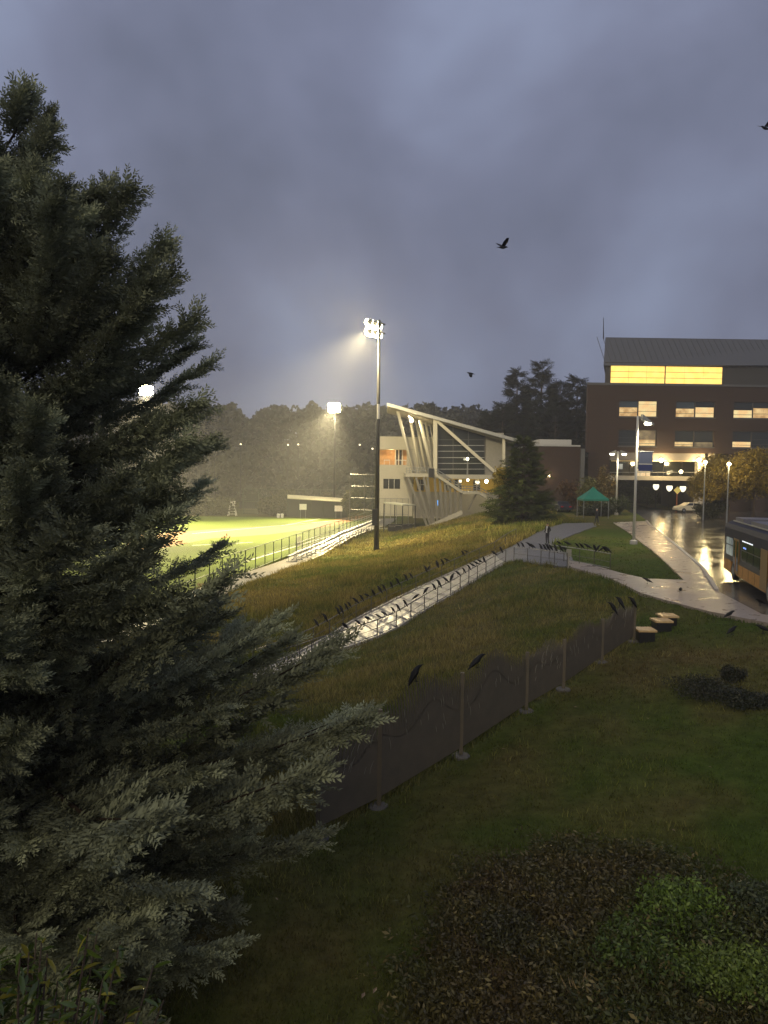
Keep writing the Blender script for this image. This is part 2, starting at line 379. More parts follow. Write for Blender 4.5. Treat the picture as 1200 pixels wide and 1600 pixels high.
inm = inpoly(xs, ys, MOUND); cg[inm] = cg[inm] * .55 + np.array([0.030, 0.019, 0.009])
gr = npmesh('ground', np.stack([xs, ys, zs2], -1), Fg, M_ground, cg, smooth=True)
tag(gr, 'rough grassy ground falling from the lawn to the playing field', 'ground', kind='structure')

def drape(name, poly, material, dz, cell=1.0, skirt=0.2, flat=None):
    bm = bmesh.new(); vs = [bm.verts.new((p[0], p[1], 0)) for p in poly]; bm.faces.new(vs)
    bmesh.ops.triangulate(bm, faces=bm.faces[:])
    xs = [p[0] for p in poly]; ys = [p[1] for p in poly]
    for ax, lo, hi in ((0, min(xs), max(xs)), (1, min(ys), max(ys))):
        q = lo + cell
        while q < hi:
            co = (q, 0, 0) if ax == 0 else (0, q, 0); no = (1, 0, 0) if ax == 0 else (0, 1, 0)
            bmesh.ops.bisect_plane(bm, geom=bm.verts[:] + bm.edges[:] + bm.faces[:], plane_co=co, plane_no=no); q += cell
    bm.verts.ensure_lookup_table()
    zz = H([v.co.x for v in bm.verts], [v.co.y for v in bm.verts]) if flat is None else [flat] * len(bm.verts)
    for v, z in zip(bm.verts, zz): v.co.z = z + dz
    be = [e for e in bm.edges if e.is_boundary]
    r = bmesh.ops.extrude_edge_only(bm, edges=be)
    for g in r['geom']:
        if isinstance(g, bmesh.types.BMVert): g.co.z -= skirt
    bmesh.ops.recalc_face_normals(bm, faces=bm.faces)
    me = bpy.data.meshes.new(name); bm.to_mesh(me); bm.free(); me.materials.append(material)
    o = bpy.data.objects.new(name, me); COL.objects.link(o); o['_o'] = (0, 0, 0); return o
tag(drape('walkway', POLY_WALK, M_walk, 0.03, 1.0), 'wet pale concrete ramp between two railings', 'walkway', kind='structure')
tag(drape('path', POLY_PATH, M_pathas, 0.02, 1.0), 'grey asphalt path past the standing people', 'path', kind='structure')
tag(drape('pavement', POLY_PAVE, M_pave, 0.07, 1.2), 'wet concrete pavement along the road', 'pavement', kind='structure')
tag(drape('road', POLY_ROAD, M_asph, -0.03, 2.0), 'wet asphalt road with lamp reflections', 'road', kind='structure')
tag(drape('playing_field', POLY_FIELD, M_turf, 0.05, 30, flat=-0.6), 'floodlit green artificial turf field', 'field', kind='structure')
tag(drape('service_path', POLY_STRIP, mat('strip_concrete', (0.13, 0.12, 0.10), 0.45, var=0.2, scale=1.0), 0.08, 4), 'concrete strip beside the field fence', 'path', kind='structure')
# paving joints across the ramp: raised flat bands between slabs
npz = [(G(a, b), None) for a, b in near_edge]
def along(pts, t):
    pts = [Vector(p) for p in pts]; ls = [0]
    for a, b in zip(pts, pts[1:]): ls.append(ls[-1] + (b - a).length)
    d = t * ls[-1]
    for i in range(len(pts) - 1):
        if d <= ls[i+1] or i == len(pts) - 2:
            k = (d - ls[i]) / (ls[i+1] - ls[i]); return pts[i].lerp(pts[i+1], k)
NE = [G(a, b) for a, b in near_edge]; FE = [G(a, b) for a, b in far_edge]
for nm, E, sgn in (('kerb', NE, 1), ('kerb', FE, -1)):
    m = MB()
    for a, b in zip(E, E[1:]): m.bar(a + Vector((0, 0, 0.02)), b + Vector((0, 0, 0.02)), 0.11, 0.16)
    tag(m.build(nm, M_kerb), 'low concrete kerb edging the ramp on the %s side' % ('lawn' if sgn > 0 else 'field'), 'kerb', kind='structure')
m = MB()
E = [G(*p) for p in ((1010,815),(1016,822),(1052,850),(1098,890),(1120,925))]
for a, b in zip(E, E[1:]): m.bar(a + Vector((0, 0, 0.04)), b + Vector((0, 0, 0.04)), 0.18, 0.22)
tag(m.build('kerb', M_kerb), 'concrete kerb between pavement and road', 'kerb', kind='structure')
for i in range(1, 24):
    t = i / 24
    a = along(NE, t); b = along(FE, t); m = MB()
    m.bar(a + Vector((0, 0, 0.032)), b + Vector((0, 0, 0.032)), 0.09, 0.014)
    o = m.build('paving_band', M_kerb, bpy.data.objects['walkway'])
# field markings
fld = bpy.data.objects['playing_field']
def fpoly(name, pts, material, dz):
    m = MB(); m.add([(p[0], p[1], -0.6 + dz) for p in pts], [tuple(range(len(pts)))]); return m.build(name, material, fld)
cl = [onz(*p, -0.6) for p in ((200,868),(330,842),(420,836),(520,822),(585,806),(560,806),(470,821),(350,826),(200,838))]
fpoly('infield_clay', cl, M_clay, 0.056)
cl = [onz(*p, -0.6) for p in ((255,816),(350,812),(480,806.5),(540,807),(430,811),(330,819),(255,826))]
for (a, b, w) in (((385,878),(552,827),0.16),((440,822),(500,811),0.16),((300,853),(395,848),0.16),((465,862),(500,853),0.5),((300,834.5),(560,810.5),0.16)):
    A_, B_ = onz(*a, -0.6), onz(*b, -0.6); m = MB(); m.bar(A_ + Vector((0,0,0.064)), B_ + Vector((0,0,0.064)), w, 0.008); m.build('field_line', M_line, fld)

# ------------------------------------------------------------------ far wooded hill
def hillz(x, y):
    t = np.clip((y - 172) / 80.0, 0, 1); t = t * t * (3 - 2 * t)
    fall = 1 - np.clip((x - 20) / 110.0, 0, 1) * 0.55
    return -0.9 + t * 19.0 * fall + 1.2 * wob(x, y, 0.03, 21) * t
hx, hy = np.meshgrid(np.linspace(-330, 260, 90), np.linspace(165, 300, 40)); hx = hx.ravel(); hy = hy.ravel()
ii = np.arange(90 * 40).reshape(40, 90)
ho = npmesh('hill', np.stack([hx, hy, hillz(hx, hy)], -1), np.stack([ii[:-1, :-1], ii[:-1, 1:], ii[1:, 1:], ii[1:, :-1]], -1).reshape(-1, 4), M_ground, np.tile([[0.03, 0.032, 0.015]], (len(hx), 1)), smooth=True)
tag(ho, 'low wooded hill beyond the playing field', 'hill', kind='structure')

STATS = []
# leaf cluster prototypes (numpy): each a small fan of faces
def proto_frond(pairs=7, width=0.42):
    """flat conifer spray along +X, unit length; triangles"""
    V = []; F = []
    for i in range(pairs):
        t = 0.08 + 0.86 * i / (pairs - 1); ln = width * (1 - 0.72 * t ** 1.4) * (0.75 + 0.25 * ((i * 7) % 3) / 2)
        for s in (-1, 1):
            x0 = t + (0.05 if s > 0 else 0); b = len(V)
            dx, dy = ln * 0.80, s * ln * 0.62; zt = -0.10 * ln
            nx, ny = -dy * 0.16, dx * 0.16
            V += [(x0, 0, 0), (x0 + dx * .55 + nx, dy * .55 + ny, 0.02), (x0 + dx, dy, zt), (x0 + dx * .5 - nx, dy * .5 - ny, -0.02)]
            F += [(b, b+1, b+2), (b, b+2, b+3)]
            b = len(V); V += [(x0 + dx * .35, dy * .35, 0), (x0 + dx * .75, dy * .42, 0.015), (x0 + dx * .42, dy * .85, -0.01)]; F += [(b, b+1, b+2)]
    b = len(V); V += [(0, -0.012, 0), (0, 0.012, 0), (1.08, 0, -0.05)]; F += [(b, b+1, b+2)]
    return np.array(V), np.array(F)
def proto_plume(n=17):
    """feathery cypress spray: many short pinnae in a flattened plume round an axis"""
    r = np.random.default_rng(4); V = []; F = []
    for i in range(n):
        t = 0.02 + 0.90 * i / (n - 1); ln = 0.36 * (1 - 0.5 * t) * r.uniform(.7, 1.25); a = i * 2.4 + .3
        sy, sz = math.cos(a), 0.5 * math.sin(a); d = np.array([.9, sy * .85, sz * .85]); d /= np.linalg.norm(d); q = np.cross(d, np.array([0.15, -sz, sy])); q /= np.linalg.norm(q)
        o = np.array([t, 0, 0]); b = len(V); w = ln * .17
        V += [o, o + d * ln * .45 + q * w, o + d * ln, o + d * ln * .5 - q * w]; F += [(b, b+1, b+2), (b, b+2, b+3)]
    return np.array(V), np.array(F)
def proto_clump(n, spread, lf, seed, aspect=0.45):
    """n leaf diamonds scattered in a ball of radius spread"""
    r = np.random.default_rng(seed); V = []; F = []
    for i in range(n):
        c = r.normal(size=3); c = c / np.linalg.norm(c) * spread * r.uniform(0.2, 1) ** 0.5
        a = r.normal(size=3); a /= np.linalg.norm(a); q = np.cross(a, r.normal(size=3)); q /= np.linalg.norm(q); l = lf * r.uniform(0.7, 1.3); b = len(V)
        V += [c - a * l * .5, c + q * l * aspect * .5, c + a * l * .5, c - q * l * aspect * .5]; F += [(b, b+1, b+2), (b, b+2, b+3)]
    return np.array(V), np.array(F)
def scatter(protoVF, pos, dirs, ups, scale, col, tipdark=None):
    """place copies of a prototype: X along dirs, Z near ups"""
    Vp, Fp = protoVF; n = len(pos); X = dirs / (np.linalg.norm(dirs, axis=1, keepdims=True) + 1e-9)
    Yv = np.cross(ups, X); Yv /= (np.linalg.norm(Yv, axis=1, keepdims=True) + 1e-9); Z = np.cross(X, Yv)
    sc = np.asarray(scale).reshape(-1, 1, 1) * np.ones((n, 1, 1))
    V = pos[:, None] + sc * (Vp[None, :, 0:1] * X[:, None] + Vp[None, :, 1:2] * Yv[:, None] + Vp[None, :, 2:3] * Z[:, None])
    F = (Fp[None] + (np.arange(n) * len(Vp))[:, None, None]).reshape(-1, 3)
    C = np.repeat(col[:, None], len(Vp), 1)
    return V.reshape(-1, 3), F, C.reshape(-1, 3)
def randdir(n, r=rng):
    d = r.normal(size=(n, 3)); return d / np.linalg.norm(d, axis=1, keepdims=True)

# the wood on the hill: one mass nobody could count; crowns are lumps of leaf clumps
pc = proto_clump(6, 1.0, 1.35, 5, 0.75)
pos = []; cc = []
for k in range(560):
    y = random.uniform(176, 262) if k < 420 else random.uniform(236, 268); x = random.uniform(-165, 120) * (1 if k % 3 else 0.7)
    zb = float(hillz(np.array([x]), np.array([y]))[0]); rr = random.uniform(2.6, 4.8); th = random.uniform(7.5, 12.5)
    tint = random.uniform(0.35, 1.5); g = np.array([0.040, 0.042, 0.022]) * tint
    n = 38
    d = randdir(n); d[:, 2] = np.abs(d[:, 2]) * 1.0 - 0.35 * (rng.random(n) < .5)
    p = np.array([x, y, zb + th - rr * 1.15]) + d * np.array([rr, rr, rr * 1.2]) * rng.uniform(0.72, 1.05, (n, 1)); pos.append(p)
    cc.append(g[None] * rng.uniform(0.85, 1.15, (n, 1)))
    n = 9
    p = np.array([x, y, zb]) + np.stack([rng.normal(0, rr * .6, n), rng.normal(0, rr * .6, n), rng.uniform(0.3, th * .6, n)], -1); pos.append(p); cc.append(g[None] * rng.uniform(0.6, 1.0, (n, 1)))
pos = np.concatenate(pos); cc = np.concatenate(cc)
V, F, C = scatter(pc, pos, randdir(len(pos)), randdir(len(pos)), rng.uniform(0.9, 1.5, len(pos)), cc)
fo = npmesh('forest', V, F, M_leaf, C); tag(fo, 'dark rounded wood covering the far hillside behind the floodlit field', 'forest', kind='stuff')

# ------------------------------------------------------------------ trees
def conifer(name, label, base, height, rad, lean=(0, 0), n_br=120, fr=0.5, seed=1, g=(0.02, 0.027, 0.014), start=0.12, droop=-0.12, group=None, per=14, prof=None, dens=1.0, cat='tree'):
    r = np.random.default_rng(seed); base = Vector(base)
    t = thing(name, label, cat, base, group)
    m = MB(); top = base + Vector((lean[0], lean[1], height))
    m.tube([base - Vector((0, 0, 0.2)), base.lerp(top, .3), base.lerp(top, .7), top], [height * .022, height * .017, height * .009, 0.015], 9)
    m.build('trunk', M_bark, t, smooth=True)
    P = []; D = []; Cc = []; S = []; lm = MB()
    for i in range(n_br):
        q = start + (1 - start) * (i + r.uniform(0, 1)) / n_br; q = min(q, 0.985)
        pr = prof(q) if prof else (1 - q) ** 0.8 * (1 - 0.25 * max(0, 0.25 - q) / .25)
        ln = rad * pr * r.uniform(0.62, 1.12) + 0.12
        az = r.uniform(0, 2 * math.pi); o = base.lerp(top, q)
        rise = r.uniform(droop - 0.1, droop + 0.22) + 0.5 * q ** 3
        d = np.array([math.cos(az), math.sin(az), rise]); oo = np.array(o)
        e = Vector(oo + d * ln * .93); lm.tube([o, o.lerp(e, .5) - Vector((0, 0, 0.03 * ln)), e], [0.012 + .010 * ln, 0.009 + .006 * ln, 0.006], 5, cap=False)
        k = max(4, int(per * ln / rad * 1.5 * dens))
        s = r.uniform(0.18, 1.0, k) ** 0.7; side = r.normal(0, 0.16, k) * ln * (1.05 - s * .5)
        perp = np.array([-d[1], d[0], 0])
        p = oo + d * (s * ln)[:, None] + perp * side[:, None] + np.stack([0 * s, 0 * s, -0.10 * ln * s * (1 - s) + r.normal(0, 0.05, k) * ln * .5], -1)
        dd = d[None] + perp[None] * (side / (0.4 * ln))[:, None] * 1.0 + r.normal(0, 0.28, (k, 3)); dd[:, 2] -= 0.12
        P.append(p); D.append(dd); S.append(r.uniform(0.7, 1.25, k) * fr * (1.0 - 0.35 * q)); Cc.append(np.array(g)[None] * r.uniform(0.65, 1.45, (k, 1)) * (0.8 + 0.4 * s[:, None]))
    P = np.concatenate(P); D = np.concatenate(D); S = np.concatenate(S); Cc = np.concatenate(Cc)
    upz = np.tile([[0, 0, 1.0]], (len(P), 1)) + r.normal(0, 0.45, (len(P), 3))
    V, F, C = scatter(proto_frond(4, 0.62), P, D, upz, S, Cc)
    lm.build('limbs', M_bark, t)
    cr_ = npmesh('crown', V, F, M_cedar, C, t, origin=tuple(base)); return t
def broadleaf(name, label, base, height, rx, rz, cz, n=900, lf=0.25, cols=((0.10, 0.075, 0.015), (0.05, 0.05, 0.012)), seed=1, group=None, lumps=7, cat='tree', material=None, stems=1, clump=8, spread=None):
    r = np.random.default_rng(seed); base = Vector(base); t = thing(name, label, cat, base, group); m = MB(); lm = MB()
    cen = base + Vector((0, 0, cz)); tr = max(0.03, height * 0.016)
    for s_ in range(stems):
        b0 = base + Vector((r.uniform(-.15, .15) * (stems > 1) * rx, r.uniform(-.15, .15) * (stems > 1) * rx, -0.15))
        m.tube([b0, b0.lerp(cen, .55) + Vector((r.uniform(-.05, .05) * height, 0, 0)), cen], [tr, tr * .75, tr * .5], 8)
    m.build('trunk', M_bark, t, smooth=True)
    P = []; Cc = []
    for k in range(lumps):
        d = r.normal(size=3); d /= np.linalg.norm(d); c = np.array(cen) + d * np.array([rx, rx, rz]) * r.uniform(.35, .72); lr = np.array([rx, rx, rz]) * r.uniform(.34, .55)
        lm.tube([cen - Vector((0, 0, rz * .5)), Vector(c)], [tr * .5, tr * .12], 5, cap=False)
        q = n // lumps; dd = r.normal(size=(q, 3)); dd /= np.linalg.norm(dd, axis=1, keepdims=True)
        P.append(c + dd * lr * (r.uniform(0.1, 1, (q, 1)) ** .42)); f = r.uniform(0, 1, (q, 1)); Cc.append((np.array(cols[0]) * f + np.array(cols[1]) * (1 - f)) * r.uniform(.7, 1.3, (q, 1)) * r.uniform(.8, 1.2))
    P = np.concatenate(P); Cc = np.concatenate(Cc)
    V, F, C = scatter(proto_clump(clump, spread or lf * 1.6, lf, seed), P, randdir(len(P), r), randdir(len(P), r), r.uniform(.7, 1.3, len(P)), Cc)
    lm.build('limbs', M_bark, t)
    npmesh('crown', V, F, material or M_leaf, C, t, origin=tuple(base)); return t

# the big cedar beside the camera
def big_cedar():
    r = np.random.default_rng(12); bx_, by_ = -5.35, 10.4; bz = h(bx_, by_)
    base = Vector((bx_, by_, bz)); Ht = 12.6
    t = thing('cedar_tree', 'tall bushy grey-green cedar rising past the screen fence end', 'tree', base)
    m = MB(); m.tube([base + Vector((0, 0, -.3)), base + Vector((.1, 0, 4)), base + Vector((-.1, 0.1, 9)), base + Vector((-.35, 0, Ht))], [.34, .26, .15, .03], 12)
    m.build('trunk', M_bark, t, smooth=True)
    # crown radius with height above base
    zk = [0, .7, 1.7, 3.0, 3.8, 5.0, 5.8, 6.5, 7.1, 8.4, 8.8, 9.4, 10.2, 10.9, 11.6, 12.4]
    rk = [2.8, 3.7, 4.05, 4.45, 4.45, 4.15, 4.0, 3.45, 3.25, 2.9, 2.8, 2.4, 1.95, 1.3, .85, .45]
    # a dozen bough shapes, shared between all the boughs of the tree
    def bough_mesh(L_, seed, brown=False):
        q = np.random.default_rng(seed); P = []; D = []; S = []; Cc = []
        ax = lambda u: np.array([u * L_, 0.05 * L_ * math.sin(3 * u + seed), L_ * (-.05 * math.sin(math.pi * u) + .07 * u * u)])
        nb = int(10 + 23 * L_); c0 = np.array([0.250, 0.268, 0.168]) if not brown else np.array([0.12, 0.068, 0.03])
        for k in range(nb):
            u = .12 + .9 * (k + q.uniform(0, 1)) / nb; sd = -1 if k % 2 else 1; u = min(u, 1.0)
            an = q.uniform(.45, 1.05) * (1.15 - .55 * u); vt = q.uniform(-.42, .55) * (1.1 - .5 * u)
            bd = np.array([math.cos(an), sd * math.sin(an), vt]); bd /= np.linalg.norm(bd); bl = (.22 + .11 * L_) * (1.25 - .80 * u) * q.uniform(.55, 1.3)
            p0_ = ax(u); sv = np.cross(bd, [0, 0, 1.0]); sv /= np.linalg.norm(sv) + 1e-9; tone = q.uniform(.7, 1.25)
            for w in range(5):
                e = (w + .3) / 5; kd = (0 if w == 4 else (-1 if w % 2 else 1)); dd = bd + sv * kd * .8 + q.normal(0, .16, 3) + np.array([0, 0, .08])
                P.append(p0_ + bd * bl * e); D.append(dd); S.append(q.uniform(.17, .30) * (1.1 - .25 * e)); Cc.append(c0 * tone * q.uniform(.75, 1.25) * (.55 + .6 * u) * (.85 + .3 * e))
        P = np.array(P); D = np.array(D); S = np.array(S); Cc = np.array(Cc)
        V, F, C = scatter(proto_plume(), P, D, np.tile([[0, 0, 1.]], (len(P), 1)) + q.normal(0, .4, (len(P), 3)), S, Cc)
        tb = MB(); tb.tube([ax(0), ax(.35), ax(.7), ax(.98)], [.012 + .009 * L_, .010 + .006 * L_, .007 + .003 * L_, .004], 5, cap=False)
        tv = np.array(tb.v); tf = np.array([(f[0], f[1], f[2]) for f in tb.f] + [(f[0], f[2], f[3]) for f in tb.f]) + len(V)
        V = np.concatenate([V, tv]); F = np.concatenate([F, tf]); C = np.concatenate([C, np.tile([[.05, .036, .026]], (len(tv), 1))])
        o_ = npmesh('bough', V, F, M_cedar, C); me = o_.data; bpy.data.objects.remove(o_); STATS.append(('bough', L_, len(F))); return me
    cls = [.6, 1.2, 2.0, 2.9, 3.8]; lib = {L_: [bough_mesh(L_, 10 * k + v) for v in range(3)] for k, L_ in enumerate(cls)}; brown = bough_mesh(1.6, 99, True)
    # heights drawn so that wide storeys get more boughs
    zz_ = np.linspace(.15, 11.6, 400); wt = np.interp(zz_, zk, rk) ** 1.0 + 1.1; cdf = np.cumsum(wt) / wt.sum(); NB = 296
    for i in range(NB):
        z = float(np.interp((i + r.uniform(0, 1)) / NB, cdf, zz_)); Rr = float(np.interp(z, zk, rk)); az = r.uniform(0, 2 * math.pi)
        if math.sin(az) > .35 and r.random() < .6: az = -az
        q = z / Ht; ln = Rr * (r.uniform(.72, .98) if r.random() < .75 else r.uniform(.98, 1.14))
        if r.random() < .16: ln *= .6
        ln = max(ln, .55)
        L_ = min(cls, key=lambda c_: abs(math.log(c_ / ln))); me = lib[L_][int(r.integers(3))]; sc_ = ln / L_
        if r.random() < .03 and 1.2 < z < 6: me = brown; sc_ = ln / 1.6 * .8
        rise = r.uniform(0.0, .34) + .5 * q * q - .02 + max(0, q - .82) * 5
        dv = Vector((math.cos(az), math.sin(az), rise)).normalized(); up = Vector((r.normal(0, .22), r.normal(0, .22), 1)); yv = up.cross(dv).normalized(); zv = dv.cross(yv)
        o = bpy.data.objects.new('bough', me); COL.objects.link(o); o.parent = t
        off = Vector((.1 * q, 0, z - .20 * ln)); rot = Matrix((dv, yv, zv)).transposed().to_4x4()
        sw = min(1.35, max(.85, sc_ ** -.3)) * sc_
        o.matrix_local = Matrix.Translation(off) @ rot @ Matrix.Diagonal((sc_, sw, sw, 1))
big_cedar()

# dark firs standing behind the low brick wing
fg = (0.016, 0.021, 0.013)
for (lb, px, pt, D, rad, sd, ln_) in (
    ('broad dark fir with a crooked windblown top, tallest of the stand behind the brick wing', 848, 566, 150, 5.4, 31, (0.5, 0)),
    ('dark fir with a bare spiky tip beside the crooked-topped fir', 808, 578, 152, 3.6, 32, (-0.6, 0)),
    ('narrow dark fir between the crooked-topped fir and the brick office', 876, 597, 156, 3.0, 33, (0, 0)),
    ('dark full fir close beside the brick office corner', 903, 590, 148, 4.6, 34, (0.2, 0)),
    ('small dark fir behind the sloping roof end', 786, 632, 150, 4.6, 35, (0, 0)),
    ('low dark fir at the foot of the fir stand', 868, 650, 144, 6.0, 36, (0, 0)),
    ('slender dark fir where the fir stand meets the hill wood', 766, 645, 158, 4.2, 38, (0, 0))):
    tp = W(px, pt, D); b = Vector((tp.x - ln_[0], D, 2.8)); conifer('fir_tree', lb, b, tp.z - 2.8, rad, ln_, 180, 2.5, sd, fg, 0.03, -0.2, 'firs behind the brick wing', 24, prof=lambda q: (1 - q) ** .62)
# young conifer on the slope by the fieldhouse
b = G(815, 816); tp = W(812, 684, b.y)
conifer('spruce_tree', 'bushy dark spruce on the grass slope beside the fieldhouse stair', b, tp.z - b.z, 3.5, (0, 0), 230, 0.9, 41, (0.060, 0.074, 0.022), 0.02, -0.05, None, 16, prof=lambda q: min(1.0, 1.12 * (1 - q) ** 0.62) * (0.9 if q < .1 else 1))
# small tree coloured yellow for the lamplight on the spruce's left side
b = G(790, 806)
broadleaf('lamplight_yellow_tree', 'small tree coloured lamplight yellow between the spruce and the fieldhouse', (W(786, 806, 84).x, 84, h(W(786, 806, 84).x, 84)), 7, 1.3, 2.7, 4.6, 900, 0.22, ((0.26, 0.18, 0.014), (0.12, 0.11, 0.014)), 43)

# deciduous street trees in front of the office
for lb, px, py, D, rx, rz, sd in (('yellow-green street tree, the smaller one beside the office columns', 1122, 748, 92, 3.4, 3.0, 51), ('yellow-green street tree with the wider crown, behind the bus', 1180, 742, 88, 4.4, 3.4, 52)):
    c = W(px, py, D); zb = h(c.x, D); broadleaf('street_tree', lb, (c.x, D, zb), 7, rx, rz, c.z - zb, 3400, 0.24, ((0.24, 0.165, 0.018), (0.13, 0.10, 0.014)), sd, 'street trees before the brick office', 16)
for lb, px, py, D, rx, rz, sd, co in (
    ('rust-leaved shrub under the brick wing wall', 888, 775, 100, 1.6, 2.2, 61, ((0.10, 0.045, 0.012), (0.05, 0.03, 0.01))),
    ('yellow-green shrub with upright top behind the green tent', 918, 775, 97, 2.0, 2.6, 62, ((0.11, 0.10, 0.02), (0.05, 0.055, 0.014))),
    ('taller rusty shrub standing between the green tent and the crossarm lamp', 947, 765, 98, 1.9, 3.4, 63, ((0.12, 0.075, 0.014), (0.05, 0.04, 0.01))),
    ('low dark hedge shrub under the green tent', 930, 795, 94, 3.0, 1.3, 64, ((0.03, 0.035, 0.01), (0.02, 0.025, 0.008))),
    ('low round shrub at the end of the pavement', 968, 790, 96, 1.8, 1.1, 65, ((0.035, 0.045, 0.012), (0.02, 0.03, 0.008))),
    ('dark shrub beneath the street trees by the parked car', 1112, 795, 92, 2.2, 1.1, 66, ((0.02, 0.025, 0.008), (0.03, 0.03, 0.01))),
    ('leafy green shrub bank seen under the office deck', 980, 768, 132, 4.2, 2.4, 67, ((0.06, 0.09, 0.02), (0.03, 0.05, 0.012))),
    ('small leafy shrub below the deck lamps', 1012, 774, 134, 3.0, 1.8, 68, ((0.05, 0.08, 0.02), (0.03, 0.05, 0.012)))):
    c = W(px, py, D); zb = min(h(c.x, D), c.z - 0.4); broadleaf('shrub', lb, (c.x, D, zb), 3, rx, rz, c.z - zb, 480, 0.28, co, sd, None, 8, 'shrub', stems=3)

# ------------------------------------------------------------------ fieldhouse (white building with the oversailing roof)
fh = thing('fieldhouse', 'white fieldhouse with raking columns under a long oversailing sloped roof', 'building', (8, 116, -0.4))
M_conc = mat('pale_concrete', (0.33, 0.31, 0.26), 0.7, var=0.08, scale=0.8)
M_fwhite = mat('fieldhouse_white', (0.47, 0.44, 0.36), 0.65, var=0.05, scale=0.5)
M_soff = mat('soffit_board', (0.34, 0.31, 0.25), 0.6, var=0.1)
M_yel = mat('yellow_wall', (0.62, 0.42, 0.05), 0.6, var=0.1)
M_wood = mat('wood_panel', (0.50, 0.27, 0.10), 0.5, var=0.2, scale=1.5)
a, b = W(605, 630, 110), W(810, 687, 110)
m = MB(); m.prism([a, b, b + Vector((0, 0, -.32)), a + Vector((0, 0, -.32))], (0, 15, 0)); rf = m.build('roof', M_soff, fh)
m = MB(); m.prism([a + Vector((-.05, -.12, .06)), b + Vector((.05, -.12, .06)), b + Vector((.05, -.12, -.42)), a + Vector((-.05, -.12, -.42))], (0, .1, 0)); m.build('fascia', M_alu, rf)
for k in range(5):
    q = k * 2.6 + 1.6; m = MB(); m.prism([a + Vector((.4, q, -.33)), b + Vector((-.4, q, -.33)), b + Vector((-.4, q, -.62)), a + Vector((.4, q, -.62))], (0, .22, 0)); m.build('rafter', M_soff, rf)
# raking columns
for (x0, y0, x1, y1, D, w) in ((621,642,646.5,739,111.5,.36),(640,650,656,739,115.5,.34),(650,656,666,739,119,.34),(656,656,675.7,739,112.5,.46),(665,660,679,739,117,.32),(673,664,682,720,120,.3)):
    m = MB(); m.tube([W(x0, y0, D), W(x1, y1, D)], w * .62, 10); m.build('raking_column', M_fwhite, fh, smooth=True)
m = MB(); m.bar(W(623, 645, 121), W(679, 667, 121), .3, .4); m.build('beam', M_fwhite, fh)
m = MB(); m.bar(W(680, 654, 110.6), W(680, 742, 110.6), .55, .5); m.build('column', M_fwhite, fh)
m = MB(); m.bar(W(787, 681, 110.6), W(787, 742, 110.6), .4, .4); m.build('column', M_fwhite, fh)
m = MB(); m.bar(W(683, 658, 110.5), W(776, 740, 110.5), .34, .42); m.build('brace', M_fwhite, fh)
# glazed wall, panes one by one
gx = [684.5, 708, 732, 757]; gy = [662, 687, 696, 705, 715, 724, 733, 742]
for i in range(3):
    for j in range(len(gy) - 1):
        top = gy[j] if j else 630 + (gx[i] - 605) * .278 + 6
        m = MB(); p = W(gx[i] + .3, gy[j+1] - .4, 113); q = W(gx[i+1] - .3, (top if j else top) + .4, 113)
        if j == 0:
            q2 = W(gx[i+1] - .3, 630 + (gx[i+1] - 605) * .278 + 6, 113); m.prism([p, (q.x, 113, p.z), q2, (p.x, 113, q.z)], (0, .08, 0))
        else: m.box((p.x, 113, p.z), (q.x, 113.08, q.z))
        m.build('pane', M_glass, fh)
for y in gy[1:]:
    m = MB(); m.bar(W(684, y, 112.95), W(757, y, 112.95), .14, .10); m.build('mullion', M_alu if y > 690 else M_frame, fh)
for x in gx:
    m = MB(); m.bar(W(x, 630 + (x - 605) * .278 + 6, 112.97), W(x, 742, 112.97), .12, .12); m.build('mullion', M_frame, fh)
p = W(757.5, 742, 113.1); q = W(787, 684, 113.1)
m = MB(); m.box((p.x, 113.1, p.z), (q.x, 113.4, W(757, 676, 113).z)); m.build('wall_panel', mat('grey_panel', (0.22, 0.21, 0.19), .6, var=.1), fh)
p = W(684, 747, 113.5); q = W(800, 660, 113.5)
m = MB(); m.prism([(p.x, 113.5, p.z), (q.x, 113.5, p.z), (q.x, 113.5, W(800, 690, 113.5).z), (p.x, 113.5, W(684, 659, 113.5).z)], (0, 10, 0)); m.build('wall', mat('dark_core_wall', (0.05, 0.05, 0.045), .7), fh)
# upper walkway and ground-floor wall under it
p = W(680, 747.5, 110.2); q = W(778, 742.5, 110.2); m = MB(); m.box((p.x, 110.2, p.z), (q.x, 123, q.z)); m.build('deck', M_conc, fh)
p = W(646, 800, 121.5); q = W(780, 747, 121.5); m = MB(); m.box((p.x, 121.5, W(646, 768, 121.5).z), (q.x, 123, q.z)); gw = m.build('ground_floor_wall', M_yel, fh); m = MB(); m.box((p.x, 121.45, p.z - 1), (q.x, 123, W(646, 768, 121.5).z - .01)); m.build('plinth', M_conc, fh)
for x in (657, 700, 716, 745):
    m = MB(); c = W(x, 757, 121.35); m.box((c.x - .55, 121.3, c.z - 1.0), (c.x + .55, 121.5, c.z + .8)); w_ = m.build('window', M_glass, fh)
    m = MB(); m.bar((c.x, 121.27, c.z - 1), (c.x, 121.27, c.z + .8), .1, .06); m.bar((c.x - .55, 121.27, c.z), (c.x + .55, 121.27, c.z), .06, .1); m.build('frame', M_white, w_)
